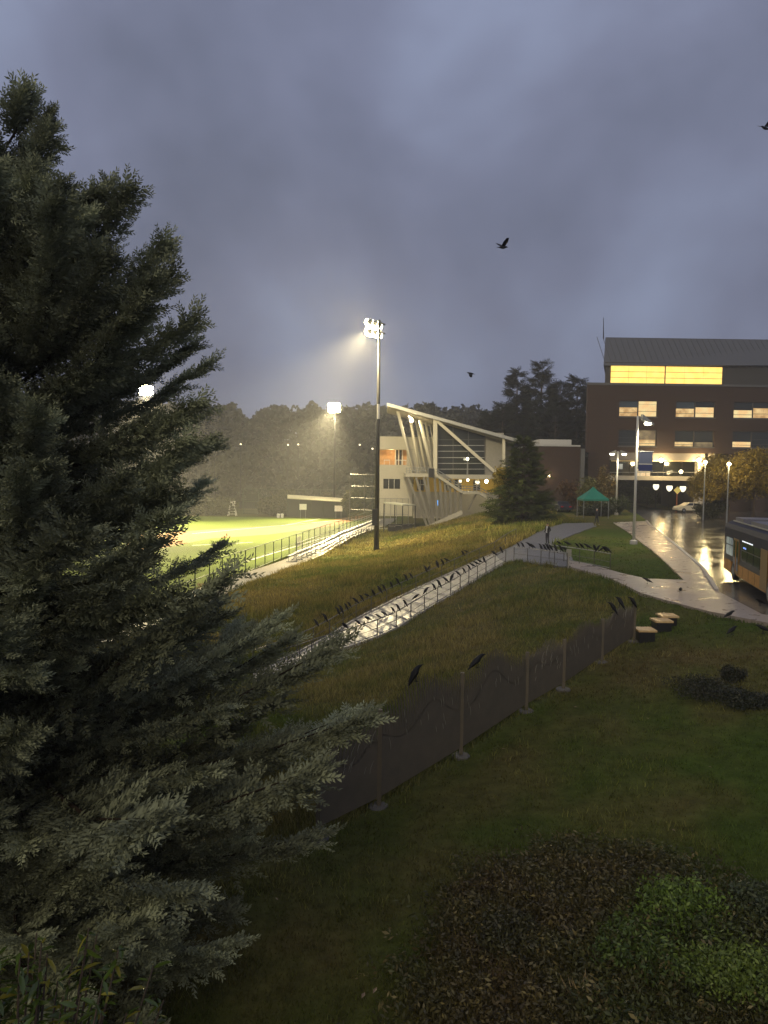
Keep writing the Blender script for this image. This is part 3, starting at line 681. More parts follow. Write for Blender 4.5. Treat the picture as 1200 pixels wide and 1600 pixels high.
# white block with the lit terrace
D = 124.0
def fb(x0, y0, x1, y1, name, material, d0=D, d1=D + 9, par=fh):
    p, q = W(x0, y1, d0), W(x1, y0, d0); m = MB(); m.box((p.x, d0, p.z), (q.x, d1, q.z)); return m.build(name, material, par)
fb(592.5, 683, 683, 702, 'wall', M_fwhite); fb(636, 702.2, 683, 727, 'wall', M_fwhite); fb(592.5, 727.2, 683, 748, 'wall', M_fwhite)
fb(592.5, 748.2, 599, 764, 'wall', M_fwhite); fb(625, 748.2, 645, 764, 'wall', M_fwhite); fb(592.5, 764.2, 645, 806, 'wall', M_fwhite)
bk = fb(592.5, 702.2, 636, 727, 'terrace_back_wall', M_wood, D + 3.2, D + 8)
for x in (617, 622, 628): fb(x, 703, x + 1.6, 726.5, 'door_post', M_white, D + 3.05, D + 3.2)
fb(618.8, 703, 621.8, 726.5, 'door', M_glass, D + 3.08, D + 3.19); fb(624, 703, 627.8, 726.5, 'door', M_glass, D + 3.08, D + 3.19)
for x in (600, 608.6, 619, 626.5, 634): fb(x, 719, x + 0.7, 727, 'terrace_post', M_white, D + .1, D + .16)
fb(600, 718.6, 609, 719.4, 'terrace_rail', M_white, D + .09, D + .17); fb(619, 718.6, 635, 719.4, 'terrace_rail', M_white, D + .09, D + .17)
ww = fb(599.2, 748.4, 624.8, 763.8, 'window', M_glass, D + .3, D + .4)
for x in (607, 615.5): fb(x, 748.4, x + 0.8, 763.8, 'window_post', M_white, D + .1, D + .28)
lamp('terrace_lamp', 'POINT', W(612, 705.5, D + 1.4), 130, (1, .66, .28), fh, size=.3)
# landing, stair and their raking props
p = W(634, 745, 110.4); q = W(682, 740, 110.4); m = MB(); m.box((p.x, 110.4, p.z), (q.x, 123.5, q.z)); m.build('landing', M_conc, fh)
sp_ = [(681,742),(722,769),(747,769.5),(779,788)]
for (x0, y0), (x1, y1) in zip(sp_, sp_[1:]):
    m = MB(); m.bar(W(x0, y0, 110.6), W(x1, y1, 110.6), 1.8, .42, up=(0, 0, 1)); m.build('stair_flight', M_conc, fh)
    for dy in (-9.5, -5.5):
        m = MB(); m.tube([W(x0, y0 + dy, 109.7), W(x1, y1 + dy, 109.7)], .055, 6); m.build('handrail', M_steel, fh)
    for k in range(5):
        u = (k + .5) / 5; x = x0 + (x1 - x0) * u; y = y0 + (y1 - y0) * u; m = MB(); m.tube([W(x, y, 109.7), W(x, y - 9.5, 109.7)], .04, 6); m.build('baluster', M_steel, fh)
for k in range(9):
    x = 635 + k * 4.8; m = MB(); m.tube([W(x, 740, 110.5), W(x, 731, 110.5)], .045, 6); m.build('baluster', M_steel, fh)
for y in (731, 735.5):
    m = MB(); m.tube([W(635, y, 110.5), W(674, y, 110.5)], .05, 6); m.build('handrail', M_steel, fh)
p = W(669.5, 746, 110.1); q = W(678, 732, 110.1); m = MB(); m.box((p.x, 109.9, p.z), (q.x, 110.3, q.z)); m.build('meter_box', M_dark, fh)
M_prop = mat('prop_steel', (0.16, 0.15, 0.13), .45, .3, var=.15)
for (x0, y0, x1, y1) in ((637.5,746,669,826),(650,746,674,826),(662,746,680,824),(668,746,675,824),(679,746,684,822),(687,748,691.5,819),(695,753,698,815),(703,758,705,811),(711,763,712.5,806),(720,769,720,802)):
    m = MB(); m.bar(W(x0, y0, 110.6), W(x1, y1, 110.6), .34, .34); m.build('prop', M_prop, fh)
m = MB(); m.bar(W(664, 826, 110.6), W(722, 800, 110.6), .9, .6); m.build('footing', M_conc, fh)
m = MB(); m.bar(W(745, 770, 110.6), W(732, 796, 110.6), .22, .22); m.build('prop', M_prop, fh)
# lamps of the fieldhouse
def bulb(par, p, r=.22, material=None, name='lamp_globe'):
    m = MB(); m.lathe(p, [(0.01, -r), (r * .7, -r * .7), (r, 0), (r * .7, r * .7), (0.01, r)], 10); return m.build(name, material or M_glow2, par, smooth=True)
for (x, y, D_, pw, r) in ((643, 657, 112.5, 500, .32), (760, 752, 116, 420, .3), (731, 750, 116, 220, .2)):
    bulb(fh, W(x, y, D_), r); lamp('fieldhouse_lamp', 'POINT', W(x, y, D_) + Vector((0, -.5, -.3)), pw, (1, .83, .5), fh, size=.3)
m = MB(); m.bar(W(638, 650, 112.5), W(644, 654, 112.5), .5, .12); m.build('floodlight', M_glow2, fh)
m = MB(); m.bar(W(646, 645.5, 114), W(650, 647.5, 114), .5, .12); m.build('floodlight', M_glow2, fh)
dl = thing('deck_lamp', 'slim lamp post on the fieldhouse deck before the dark glazing', 'lamp', W(730, 743, 111))
m = MB(); m.tube([W(730, 743, 111), W(730.5, 720, 111)], [.09, .06], 8); m.build('post', M_steel, dl)
bulb(dl, W(730.5, 717, 111), .2, M_glow3)
bs = thing('blue_sign', 'small blue lit sign among the raking props of the fieldhouse stair', 'sign', W(682, 800, 113))
m = MB(); m.tube([W(682, 806, 113), W(682, 790, 113)], .05, 6); m.build('post', M_dark, bs)
p = W(680, 790, 112.9); q = W(684.5, 782, 112.9); m = MB(); m.box((p.x, 112.85, p.z), (q.x, 113.05, q.z)); m.build('panel', mat('blue_lit', (0.05, 0.2, 0.6), .4, emit=(.1, .4, 1), estr=1.6), bs)

# ------------------------------------------------------------------ brick office
D2 = 115.0
of = thing('brick_office', 'dark brick office block with lit windows and a metal penthouse', 'building', W(1050, 790, D2).to_tuple()[:2] + (3.2,))
def brickmat():
    m = bpy.data.materials.new('dark_brick'); m.use_nodes = True; t = m.node_tree; b = t.nodes['Principled BSDF']
    geo = N(t, 'ShaderNodeNewGeometry'); sx_ = N(t, 'ShaderNodeSeparateXYZ'); cb = N(t, 'ShaderNodeCombineXYZ'); br = N(t, 'ShaderNodeTexBrick'); ad = N(t, 'ShaderNodeMath', operation='ADD')
    t.links.new(geo.outputs['Position'], sx_.inputs[0]); t.links.new(sx_.outputs[0], ad.inputs[0]); t.links.new(sx_.outputs[1], ad.inputs[1]); t.links.new(ad.outputs[0], cb.inputs[0]); t.links.new(sx_.outputs[2], cb.inputs[1])
    t.links.new(cb.outputs[0], br.inputs['Vector']); br.inputs['Scale'].default_value = 1.6
    br.inputs['Color1'].default_value = (0.032, 0.015, 0.010, 1); br.inputs['Color2'].default_value = (0.025, 0.013, 0.009, 1); br.inputs['Mortar'].default_value = (0.04, 0.031, 0.025, 1); br.inputs['Mortar Size'].default_value = 0.008
    t.links.new(br.outputs[0], b.inputs['Base Color']); b.inputs['Roughness'].default_value = .85; return m
M_brick = brickmat()
M_slate = mat('standing_seam', (0.09, 0.092, 0.095), .5, .3, var=.1)
def ob_(x0, y0, x1, y1, name, material, d0=D2, d1=D2 + 20, par=None):
    p, q = W(x0, y1, d0), W(x1, y0, d0); m = MB(); m.box((p.x, d0, p.z), (q.x, d1, q.z)); return m.build(name, material, par or of)
XR = 1330
# window positions: (x0,y0,x1,y1)
R1 = [(967.5,626,1027.5,651),(1056,627.5,1117.5,652),(1146.6,629,1208,653)]; R2 = [(966,671,1023.6,697),(1055,672,1113.6,698),(1145,674,1206,699)]
def zrow(y): return W(1050, y, D2).z
Z = {k: zrow(k) for k in (603, 626.5, 652, 672, 698, 708)}
def wallband(z0, z1, holes):
    """brick band with gaps left for windows"""
    xs_ = [W(917, 650, D2).x] + [v for hh in holes for v in hh] + [W(XR, 650, D2).x]
    for a_, b_ in zip(xs_[::2], xs_[1::2]):
        m = MB(); m.box((a_, D2, z0), (b_, D2 + .6, z1)); m.build('wall', M_brick, of)
hol = [(W(a_[0], 640, D2).x, W(a_[2], 640, D2).x) for a_ in R1]
wallband(Z[626.5], Z[603], []); wallband(Z[652], Z[626.5], hol); wallband(Z[672], Z[652], []); wallband(Z[698], Z[672], hol); wallband(Z[708], Z[698], [])
m = MB(); xl = W(917, 650, D2).x; xr = W(XR, 650, D2).x
m.prism([(xl + .2, D2 + .6, Z[708]), (xr, D2 + .6, Z[708]), (xr, D2 + 22, Z[708]), (xl + 7, D2 + 22, Z[708])], (0, 0, Z[603] - .02 - Z[708])); m.build('core', mat('office_inside', (0.10, 0.09, 0.08), .8), of)
m = MB(); m.prism([(xl - .12, D2 - .12, Z[603]), (xr, D2 - .12, Z[603]), (xr, D2 + 22.1, Z[603]), (xl + 7, D2 + 22.1, Z[603])], (0, 0, .35)); m.build('coping', M_slate, of)
def lit(name, c, s): return mat(name, (.4, .35, .25), .6, emit=c, estr=s, var=.3, scale=1.2)
def litmat(name, c1, c2, s):
    m = bpy.data.materials.new(name); m.use_nodes = True; t = m.node_tree; b = t.nodes['Principled BSDF']
    geo = N(t, 'ShaderNodeNewGeometry'); nz = N(t, 'ShaderNodeTexNoise'); nz.inputs['Scale'].default_value = .9; nz.inputs['Detail'].default_value = 3; r_ = N(t, 'ShaderNodeMix', data_type='RGBA')
    mq = N(t, 'ShaderNodeMapRange'); mq.inputs[1].default_value = .38; mq.inputs[2].default_value = .62
    t.links.new(geo.outputs['Position'], nz.inputs['Vector']); t.links.new(nz.outputs['Fac'], mq.inputs[0]); t.links.new(mq.outputs[0], r_.inputs[0]); r_.inputs[6].default_value = (*c1, 1); r_.inputs[7].default_value = (*c2, 1)
    t.links.new(r_.outputs[2], b.inputs['Emission Color']); b.inputs['Emission Strength'].default_value = s; b.inputs['Base Color'].default_value = (.1, .09, .07, 1); b.inputs['Roughness'].default_value = .2; return m
M_litA = litmat('lit_blind', (1, .78, .36), (1, .62, .25), .95)
M_litB = litmat('lit_room', (1, .70, .30), (.55, .30, .10), .9)
M_litC = litmat('dim_room', (.5, .36, .16), (.14, .09, .04), .5)
M_clear = litmat('clerestory_glow', (1, .64, .15), (1, .58, .11), 1.7)
def window(hx_, z0, z1, spec):
    """spec: per pane (material of upper part, of lower part, split 0..1 from the top)"""
    x0, x1 = hx_; xm = (x0 + x1) / 2; win = None
    m = MB()
    for a_, b_ in ((x0, x0 + .1), (xm - .09, xm + .09), (x1 - .1, x1)): m.box((a_, D2 + .22, z0 + .1), (b_, D2 + .34, z1 - .1))
    for a_, b_ in ((z0, z0 + .1), (z1 - .1, z1)): m.box((x0, D2 + .22, a_), (x1, D2 + .34, b_))
    win = m.build('window', M_frame, of)
    m = MB(); m.box((x0 - .1, D2 - .1, z0 - .14), (x1 + .1, D2 + .21, z0 - .005)); m.build('sill', M_slate, win)
    for (a_, b_), (mu, ml, sp) in zip(((x0 + .1, xm - .09), (xm + .09, x1 - .1)), spec):
        zs_ = z1 - .1 - (z1 - z0 - .2) * sp
        if sp > 0: m = MB(); m.box((a_, D2 + .30, zs_ + .04), (b_, D2 + .36, z1 - .1)); m.build('pane', mu, win)
        m = MB(); m.box((a_, D2 + .30, z0 + .1), (b_, D2 + .36, zs_ - .0)); m.build('pane', ml, win)
        zm_ = z0 + (zs_ - z0) * .45
        m = MB(); m.box((a_, D2 + .26, zm_ - .03), (b_, D2 + .30, zm_ + .03)); m.build('muntin', M_frame, win)
Gd, Gb = M_glass, M_glassb
sp1 = [[(Gb, M_litB, .42), (M_litA, M_litA, .2)], [(Gb, M_litB, .45), (Gd, M_litA, .35)], [(Gd, M_litA, .5), (Gd, M_litB, .35)]]
sp2 = [[(Gd, Gd, .5), (M_litC, M_litB, .6)], [(Gd, M_litB, .72), (Gd, M_litC, .72)], [(Gd, M_litA, .66), (Gd, Gd, .5)]]
for hx_, s in zip(hol, sp1): window(hx_, Z[652], Z[626.5], s)
for hx_, s in zip(hol, sp2): window(hx_, Z[698], Z[672], s)
# penthouse: dark band, lit clerestory, sloped seam roof
DP = 117.0
p, q = W(945, 602, DP), W(XR, 571, DP); m = MB(); m.prism([(p.x, DP, Z[603] + .36), (q.x, DP, Z[603] + .36), (q.x, DP + 14, Z[603] + .36), (p.x + 4.6, DP + 14, Z[603] + .36)], (0, 0, q.z - Z[603] - .36)); pent = m.build('penthouse', mat('penthouse_cladding', (0.035, 0.033, 0.03), .6, var=.2), of)
e0, e1 = W(943, 571, DP - .5), W(XR, 571, DP - .5); t0_, t1_ = W(946, 527, DP + 5), W(XR, 527, DP + 5)
m = MB(); m.add([e0, e1, (e1.x, DP + 15, e0.z), (e0.x + 5, DP + 15, e0.z), t0_, (e1.x, t0_.y, t0_.z), (e1.x, DP + 15, t0_.z), (t0_.x + 3.6, DP + 15, t0_.z)], [(0, 1, 5, 4), (1, 2, 6, 5), (2, 3, 7, 6), (3, 0, 4, 7), (4, 5, 6, 7), (0, 3, 2, 1)]); pr_ = m.build('penthouse_roof', M_slate, of)
sl = (t0_ - e0)
for k in range(34):
    x = e0.x + .4 + k * .95; m = MB(); m.bar(Vector((x, e0.y - .02, e0.z)), Vector((x, t0_.y - .02, t0_.z)), .06, .08); m.build('seam', M_slate, pr_)
cx0, cxm, cx1 = W(954, 586, DP).x, W(1039, 586, DP).x, W(1128, 586, DP).x; cz0, cz1 = W(1040, 602, DP).z + .2, W(1040, 572.5, DP).z
for a_, b_ in ((cx0, cxm - .08), (cxm + .08, cx1)):
    for i in range(3):
        for j in range(3):
            xa, xb = a_ + (b_ - a_) * i / 3, a_ + (b_ - a_) * (i + 1) / 3; za, zb = cz0 + (cz1 - cz0) * j / 3, cz0 + (cz1 - cz0) * (j + 1) / 3
            m = MB(); m.box((xa + .025, DP - .1, za + .035), (xb - .025, DP - .02, zb - .035)); m.build('pane', M_clear, pent)
m = MB(); m.tube([W(943, 530, DP + 6), W(943, 496, DP + 6)], [.1, .04], 6); m.build('antenna', M_dark, of)
# lower storeys: solid brick left part, passage with deck on columns
p = W(917, 790, D2); q = W(953, 708, D2); zg = h(p.x, D2) - .3
m = MB(); m.prism([(p.x, D2, zg), (q.x, D2, zg), (q.x + 6, D2 + 20, zg), (p.x + 6.4, D2 + 20, zg)], (0, 0, Z[708] - .01 - zg)); m.build('wall', M_brick, of)
p = W(1108, 790, D2); m = MB(); m.box((p.x, D2 + 3.5, zg), (xr, D2 + 20, Z[708] - .01)); m.build('wall', M_brick, of)
for x in (1098, 1108, 1150, 1190, 1230):
    p = W(x, 760, D2); m = MB(); m.box((p.x - .75, D2 + .2, zg), (p.x + .75, D2 + 1.5, Z[708] - .01)); m.build('column', M_conc if x < 1120 else M_brick, of)
ob_(953, 708.5, 1095, 718, 'lintel', mat('lintel_grey', (0.16, 0.15, 0.14), .7, var=.1), D2 + .1, D2 + 1.2)
m = MB(); p = W(955, 720, D2 + .4); q = W(1094, 720, D2 + .4); m.tube([p, q], .12, 8); m.build('lamp_rail', mat('rail_cream', (.5, .42, .28), .5), of)
dk = ob_(953, 745, 1097, 749.5, 'deck', M_conc, D2 + .1, D2 + 6)
for x in range(955, 1097, 9):
    m = MB(); m.tube([W(x, 745, D2 + .2), W(x, 738, D2 + .2)], .03, 5); m.build('baluster', M_dark, of)
m = MB(); m.tube([W(953, 738, D2 + .2), W(1096, 738, D2 + .2)], .05, 6); m.build('handrail', M_steel, of)
ob_(953, 718.2, 1097, 745, 'glazed_wall', M_glass, D2 + 6, D2 + 6.4)
for x in (985, 1010, 1037, 1066, 1090):
    ob_(x - .6, 718.2, x + .6, 745, 'mullion', M_frame, D2 + 5.8, D2 + 6)
ob_(996, 733, 1016, 746, 'lit_notice_wall', litmat('lit_cream', (1, .80, .48), (1, .62, .3), .7), D2 + 2.4, D2 + 2.8)
for x in (1033, 1092):
    bulb(of, W(x, 719, D2 - .1), .34); lamp('deck_lamp_light', 'POINT', W(x, 719, D2 - .1) + Vector((0, -.9, -.4)), 1500, (1, .70, .30), of, size=.3)
bulb(of, W(1064, 737, D2 + 4), .3); lamp('deck_lamp_light', 'POINT', W(1064, 739, D2 + 3.4), 150, (1, .74, .36), of, size=.3)
# back of the passage
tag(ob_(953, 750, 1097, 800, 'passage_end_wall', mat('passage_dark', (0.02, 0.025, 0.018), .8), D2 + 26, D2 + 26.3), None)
# low brick wing
lw = thing('brick_wing', 'low brick wing with a pale rooftop box beside the taller office', 'building', W(875, 795, 108))
p, q = W(836, 800, 108), W(908, 697, 108); m = MB(); m.box((p.x, 108, 2.4), (q.x, 122, q.z)); m.build('wall', M_brick, lw)
p, q = W(835, 697, 107.9), W(907, 695.5, 107.9); m = MB(); m.box((p.x, 107.85, p.z), (q.x, 122.1, q.z)); m.build('coping', M_alu, lw)
p, q = W(843, 696, 110), W(893, 687, 110); m = MB(); m.box((p.x, 110, p.z), (q.x, 116, q.z)); m.build('rooftop_unit', mat('pale_unit', (.34, .34, .34), .5), lw)
p, q = W(905, 800, 107.4), W(914, 701, 107.4); m = MB(); m.box((p.x, 107.3, 2.4), (q.x, 107.8, q.z)); m.build('downpipe_casing', M_slate, lw)
bulb(lw, W(858, 744, 107.6), .16); lamp('wing_wall_lamp', 'POINT', W(858, 744, 107.0), 60, (1, .75, .4), lw, size=.15)

# ------------------------------------------------------------------ floodlight poles
FLW = (1.0, 0.82, 0.44)
def flood(label, base, zt, aim, head_off, power, spill, spot=R(105), n=3, down=0, stack=2):
    base = Vector(base); t = thing('floodlight_pole', label, 'floodlight', base, 'floodlight poles round the field')
    m = MB(); top = Vector((base.x, base.y, zt)); m.tube([base - Vector((0, 0, .4)), base.lerp(top, .5), top], [.30, .22, .13], 12); m.build('pole', M_dark, t, smooth=True)
    aim = Vector(aim); dr_ = (aim - top); hd = Vector((dr_.x, dr_.y, 0)).normalized(); sd = Vector((-hd.y, hd.x, 0)); fdn = dr_.normalized()
    for s in range(stack):
        zc = zt - .25 - s * 1.0; c = Vector((base.x, base.y, zc)) + hd * .35
        m = MB(); m.bar(c - sd * 1.3, c + sd * 1.3, .14, .14); m.bar(Vector((base.x, base.y, zc)), c, .12, .12); m.build('crossarm', M_dark, t)
        for k in range(n):
            p = c + sd * (-.8 + 1.6 * k / (n - 1)) + hd * .35
            m = MB(); m.rings([(p - fdn * .35, sd * .12, fdn.cross(sd) * .12), (p - fdn * .1, sd * .26, fdn.cross(sd) * .26), (p + fdn * .12, sd * .40, fdn.cross(sd) * .40)], 12); hdm = m.build('lamp_housing', M_steel, t)
            m = MB(); x_, y_ = sd, fdn.cross(sd); m.rings([(p + fdn * .10, x_ * .5, y_ * .5), (p + fdn * .34, x_ * .44, y_ * .44), (p + fdn * .52, x_ * .2, y_ * .2)], 12); m.build('lens', M_glow, hdm, smooth=True)
    lp = Vector((base.x, base.y, zt - .8)) + hd * 1.4
    lamp('floodlight_beam', 'SPOT', lp, power, FLW, t, target=aim, size=.5, spot=spot)
    lamp('floodlight_spill', 'POINT', lp, spill, FLW, t, size=.5)
    if down: lamp('added_slope_light', 'SPOT', lp, down, FLW, t, target=lp + Vector((0, -2.5, -6)), size=.5, spot=R(120))  # extra downward spot added to brighten the grass slope
    return t
pb = G(588, 860); PB = pb
pt = W(594, 500, pb.y)
f1 = flood('tall dark floodlight pole on the near grass bank beside the bleachers', pb, pt.z, (-30, 108, -0.6), .7, 470000, 32000, R(60), down=210000)
m = MB(); c = W(586, 808, pb.y - .3); m.box((c.x - .32, c.y - .25, c.z - .9), (c.x + .25, c.y + .2, c.z + .9)); m.build('control_box', M_dark, f1)
m = MB(); c = W(591.5, 643, pb.y - .2); m.tube([c - Vector((0, 0, .8)), c + Vector((0, 0, .8))], .14, 8); m.build('speaker', M_white, f1)
p2 = W(522, 800, 150); p2.z = -.6
flood('floodlight pole behind the far dugout fence', p2, W(522, 631, 150).z, (-15, 124, -0.6), .7, 350000, 12000, R(66))
p3 = W(228, 800, 138); p3.z = -.6
flood('floodlight pole glaring through the cedar branches', p3, W(228, 603, 138).z, (-34, 113, -0.6), .7, 350000, 12000, R(66))

# ------------------------------------------------------------------ chain-link fences
def netmat(name, col, scale, thick):
    """open wire mesh: real holes cut by a woven pattern"""
    m = bpy.data.materials.new(name); m.use_nodes = True; t = m.node_tree; b = t.nodes['Principled BSDF']; b.inputs['Base Color'].default_value = (*col, 1); b.inputs['Roughness'].default_value = .5
    b.inputs['Alpha'].default_value = thick; return m
M_net = netmat('chain_link', (0.16, 0.18, 0.12), 1, .16)
M_fgreen = mat('fence_green', (0.05, 0.07, 0.035), .5, .2)
def chain_fence(name, label, A_, B_, height, n, z=-.6, material=M_fgreen, mids=(0.5,), cat='fence', net=True, r=.045):
    A_, B_ = Vector(A_), Vector(B_); A_.z = B_.z = z
    t = thing(name, label, cat, A_); up = Vector((0, 0, height))
    for k in range(n + 1):
        p = A_.lerp(B_, k / n); m = MB(); m.tube([p - Vector((0, 0, .15)), p + up], r, 7); m.build('post', material, t)
    for q in (1.0,) + tuple(mids) + (0.03,):
        m = MB(); m.tube([A_ + up * q, B_ + up * q], r * .8, 6); m.build('rail', material, t)
    if net:
        for k in range(n):
            p, q = A_.lerp(B_, k / n), A_.lerp(B_, (k + 1) / n); m = MB(); m.add([p + up * .03, q + up * .03, q + up, p + up], [(0, 1, 2, 3)]); m.build('mesh_panel', M_net, t)
    return t
chain_fence('chain_link_fence', 'long green chain-link fence along the near touchline', FIELD_A - fd * 36 + fn * .1, FIELD_A + fd * 66 + fn * .1, 2.1, 36)
chain_fence('chain_link_fence', 'high chain-link fence on the far side above the dugout', W(380, 800, 152), W(549, 800, 152), 5.2, 7, r=.06)
bk_ = chain_fence('backstop', 'tall backstop frame of pipes and netting behind the plate', W(546, 800, 136), W(592, 800, 133), 8.6, 2, material=mat('backstop_grey', (.10, .10, .09), .5, .3), mids=(.25, .5, .75), cat='backstop', r=.08)
chain_fence('chain_link_fence', 'pale chain-link fence below the fieldhouse terrace', W(592, 808, 118), W(638, 808, 117), 5.0, 5, r=.05, material=M_steel)
sg = thing('fence_sign', 'small pale notice hung on the touchline fence', 'sign', FIELD_A + fd * 26)
p = onz(489, 862, -.6); q = FIELD_A + fd * ((p - FIELD_A).dot(fd)) + fn * .02
m = MB(); m.bar(q + Vector((0, 0, 1.15)) - fd * .9, q + Vector((0, 0, 1.15)) + fd * .9, .04, 1.1); m.build('board', mat('notice_board', (.35, .37, .28), .6), sg)
m = MB(); m.bar(q + fn * -.03 + Vector((0, 0, 1.15)) - fd * .5, q + fn * -.03 + Vector((0, 0, 1.15)) - fd * .3, .03, .8); m.bar(q + fn * -.03 + Vector((0, 0, 1.15)) + fd * .3, q + fn * -.03 + Vector((0, 0, 1.15)) + fd * .5, .03, .8); m.build('figure', mat('notice_print', (.08, .08, .07), .6), sg)

# bleachers along the touchline
def bleacher(label, s0, s1, rows):
    o = FIELD_A + fd * s0 + fn * 1.2; o.z = -.5
    t = thing('bleacher', label, 'bleachers', o, 'aluminium bleachers on the near touchline'); ln = s1 - s0
    def P_(s, c, z): return o + fd * s + fn * c + Vector((0, 0, z))
    for r_ in range(rows):
        c = .3 + r_ * .62; z = .45 + r_ * .34
        m = MB(); m.bar(P_(0, c, z), P_(ln, c, z), .28, .05); m.build('seat_plank', M_alu, t)
        m = MB(); m.bar(P_(0, c + .38, z - .30), P_(ln, c + .38, z - .30), .26, .04); m.build('foot_plank', M_alu, t)
    n = max(2, int(ln / 2))
    for k in range(n + 1):
        s = ln * k / n; cm = .3 + (rows - 1) * .62; zm = .45 + (rows - 1) * .34
        m = MB(); m.bar(P_(s, .1, .18), P_(s, cm + .3, zm), .06, .06); m.bar(P_(s, cm + .25, -.15), P_(s, cm + .25, zm + 1.0), .06, .06); m.bar(P_(s, .3, -.15), P_(s, .3, .4), .06, .06); m.bar(P_(s, cm * .55, -.15), P_(s, cm + .25, zm * .8), .05, .05); m.bar(P_(s, 0, -.12), P_(s, cm + .4, -.12), .07, .05)
        m.build('frame', M_steel, t)
    for z in (.35, .7, 1.0):
        m = MB(); cm = .3 + (rows - 1) * .62 + .25; zm = .45 + (rows - 1) * .34; m.tube([P_(0, cm, zm + z), P_(ln, cm, zm + z)], .03, 6); m.build('guard_rail', M_alu, t)
bleacher('low two-row aluminium bleacher nearest the cedar end of the fence', 10, 20, 2)
bleacher('long five-row aluminium bleacher behind the floodlight pole', 22, 52, 5)
# dugouts, benches, gear across the field
dg = thing('dugout', 'far dugout with a long thin sloping roof and bench', 'dugout', onz(500, 805, -.6))
a, b = W(449, 774, 146), W(543, 780, 144)
m = MB(); m.prism([a, b, b + Vector((.4, -3, -.55)), a + Vector((.4, -3, -.55))], (0, 0, .16)); m.build('roof', mat('dugout_roof', (.36, .34, .22), .6), dg)
for k in range(6):
    p = a.lerp(b, k / 5) + Vector((0, -.2, 0)); m = MB(); m.tube([Vector((p.x, p.y, -.6)), p], .07, 6); m.build('post', M_fgreen, dg)
m = MB(); m.prism([(a.x, a.y + .6, -.6), (b.x, b.y + .6, -.6), (b.x, b.y + .6, b.z - .4), (a.x, a.y + .6, a.z - .4)], (0, .15, 0)); m.build('back_wall', mat('dugout_wall', (.05, .055, .04), .8), dg)
for x, y, w_ in ((473.5, 792, 3.2), (529, 794.5, 3.6)):
    c = W(x, y, 141); t = thing('equipment_board', 'white board on the dugout front, %s' % ('beside the bench middle' if x < 500 else 'at the fieldhouse end'), 'board', Vector((c.x, 141, -.6)))
    m = MB(); m.box((c.x - .42 * w_ / 2, 140.9, c.z - .55), (c.x + .42 * w_ / 2, 141, c.z + .55)); m.build('board', M_white, t)
    for s in (-.5, .5): m = MB(); m.tube([(c.x + s, 140.95, -.6), (c.x + s, 140.95, c.z)], .04, 6); m.build('post', M_steel, t)
for x in (435, 441):
    c = W(x, 793, 141); t = thing('storage_bin', 'small white bin by the far dugout end', 'bin', Vector((c.x, 141, -.6)), 'white bins by the dugout')
    m = MB(); m.lathe((c.x, 141, -.6), [(.24, 0), (.26, .1), (.30, .75)], 10); m.build('body', M_white, t); m = MB(); m.lathe((c.x, 141, .15), [(.32, 0), (.3, .08), (.1, .14)], 10); m.build('lid', M_white, t)
t = thing('team_bench', 'pale aluminium team bench in front of the far dugout', 'bench', onz(500, 805.5, -.6)); a, b = onz(471, 806, -.6), onz(530, 806, -.6)
for off, z in ((0, .45), (.3, .85)): m = MB(); m.bar(a + Vector((0, off, z)), b + Vector((0, off, z)), .3 if z < .5 else .05, .05 if z < .5 else .25); m.build('seat' if z < .5 else 'backrest', M_alu, t)
for k in range(4): p = a.lerp(b, (k + .15) / 3.3); m = MB(); m.bar(p, p + Vector((0, 0, .45)), .08, .08); m.bar(p + Vector((0, .3, .0)), p + Vector((0, .3, .9)), .06, .06); m.build('leg', M_alu, t)
t = thing('judge_chair', 'tall white framed chair standing on the far side turf', 'chair', onz(363, 806, -.6)); c = onz(363, 806, -.6)
for sx_, sy_ in ((-1, -1), (1, -1), (1, 1), (-1, 1)): m = MB(); m.bar(c + Vector((sx_ * .8, sy_ * .6, 0)), c + Vector((sx_ * .45, sy_ * .35, 2.0)), .09, .09); m.build('leg', M_white, t)
m = MB(); m.box((c.x - .5, c.y - .4, c.z + 2.0), (c.x + .5, c.y + .4, c.z + 2.1)); m.build('seat', M_white, t)
m = MB(); m.box((c.x - .5, c.y + .34, c.z + 2.1), (c.x + .5, c.y + .4, c.z + 2.9)); m.build('backrest', M_white, t)
for k in range(3): m = MB(); m.bar(c + Vector((-.75 + k * .1, -.55, .5 * k + .4)), c + Vector((.75 - k * .1, -.55, .5 * k + .4)), .07, .07); m.build('rung', M_white, t)
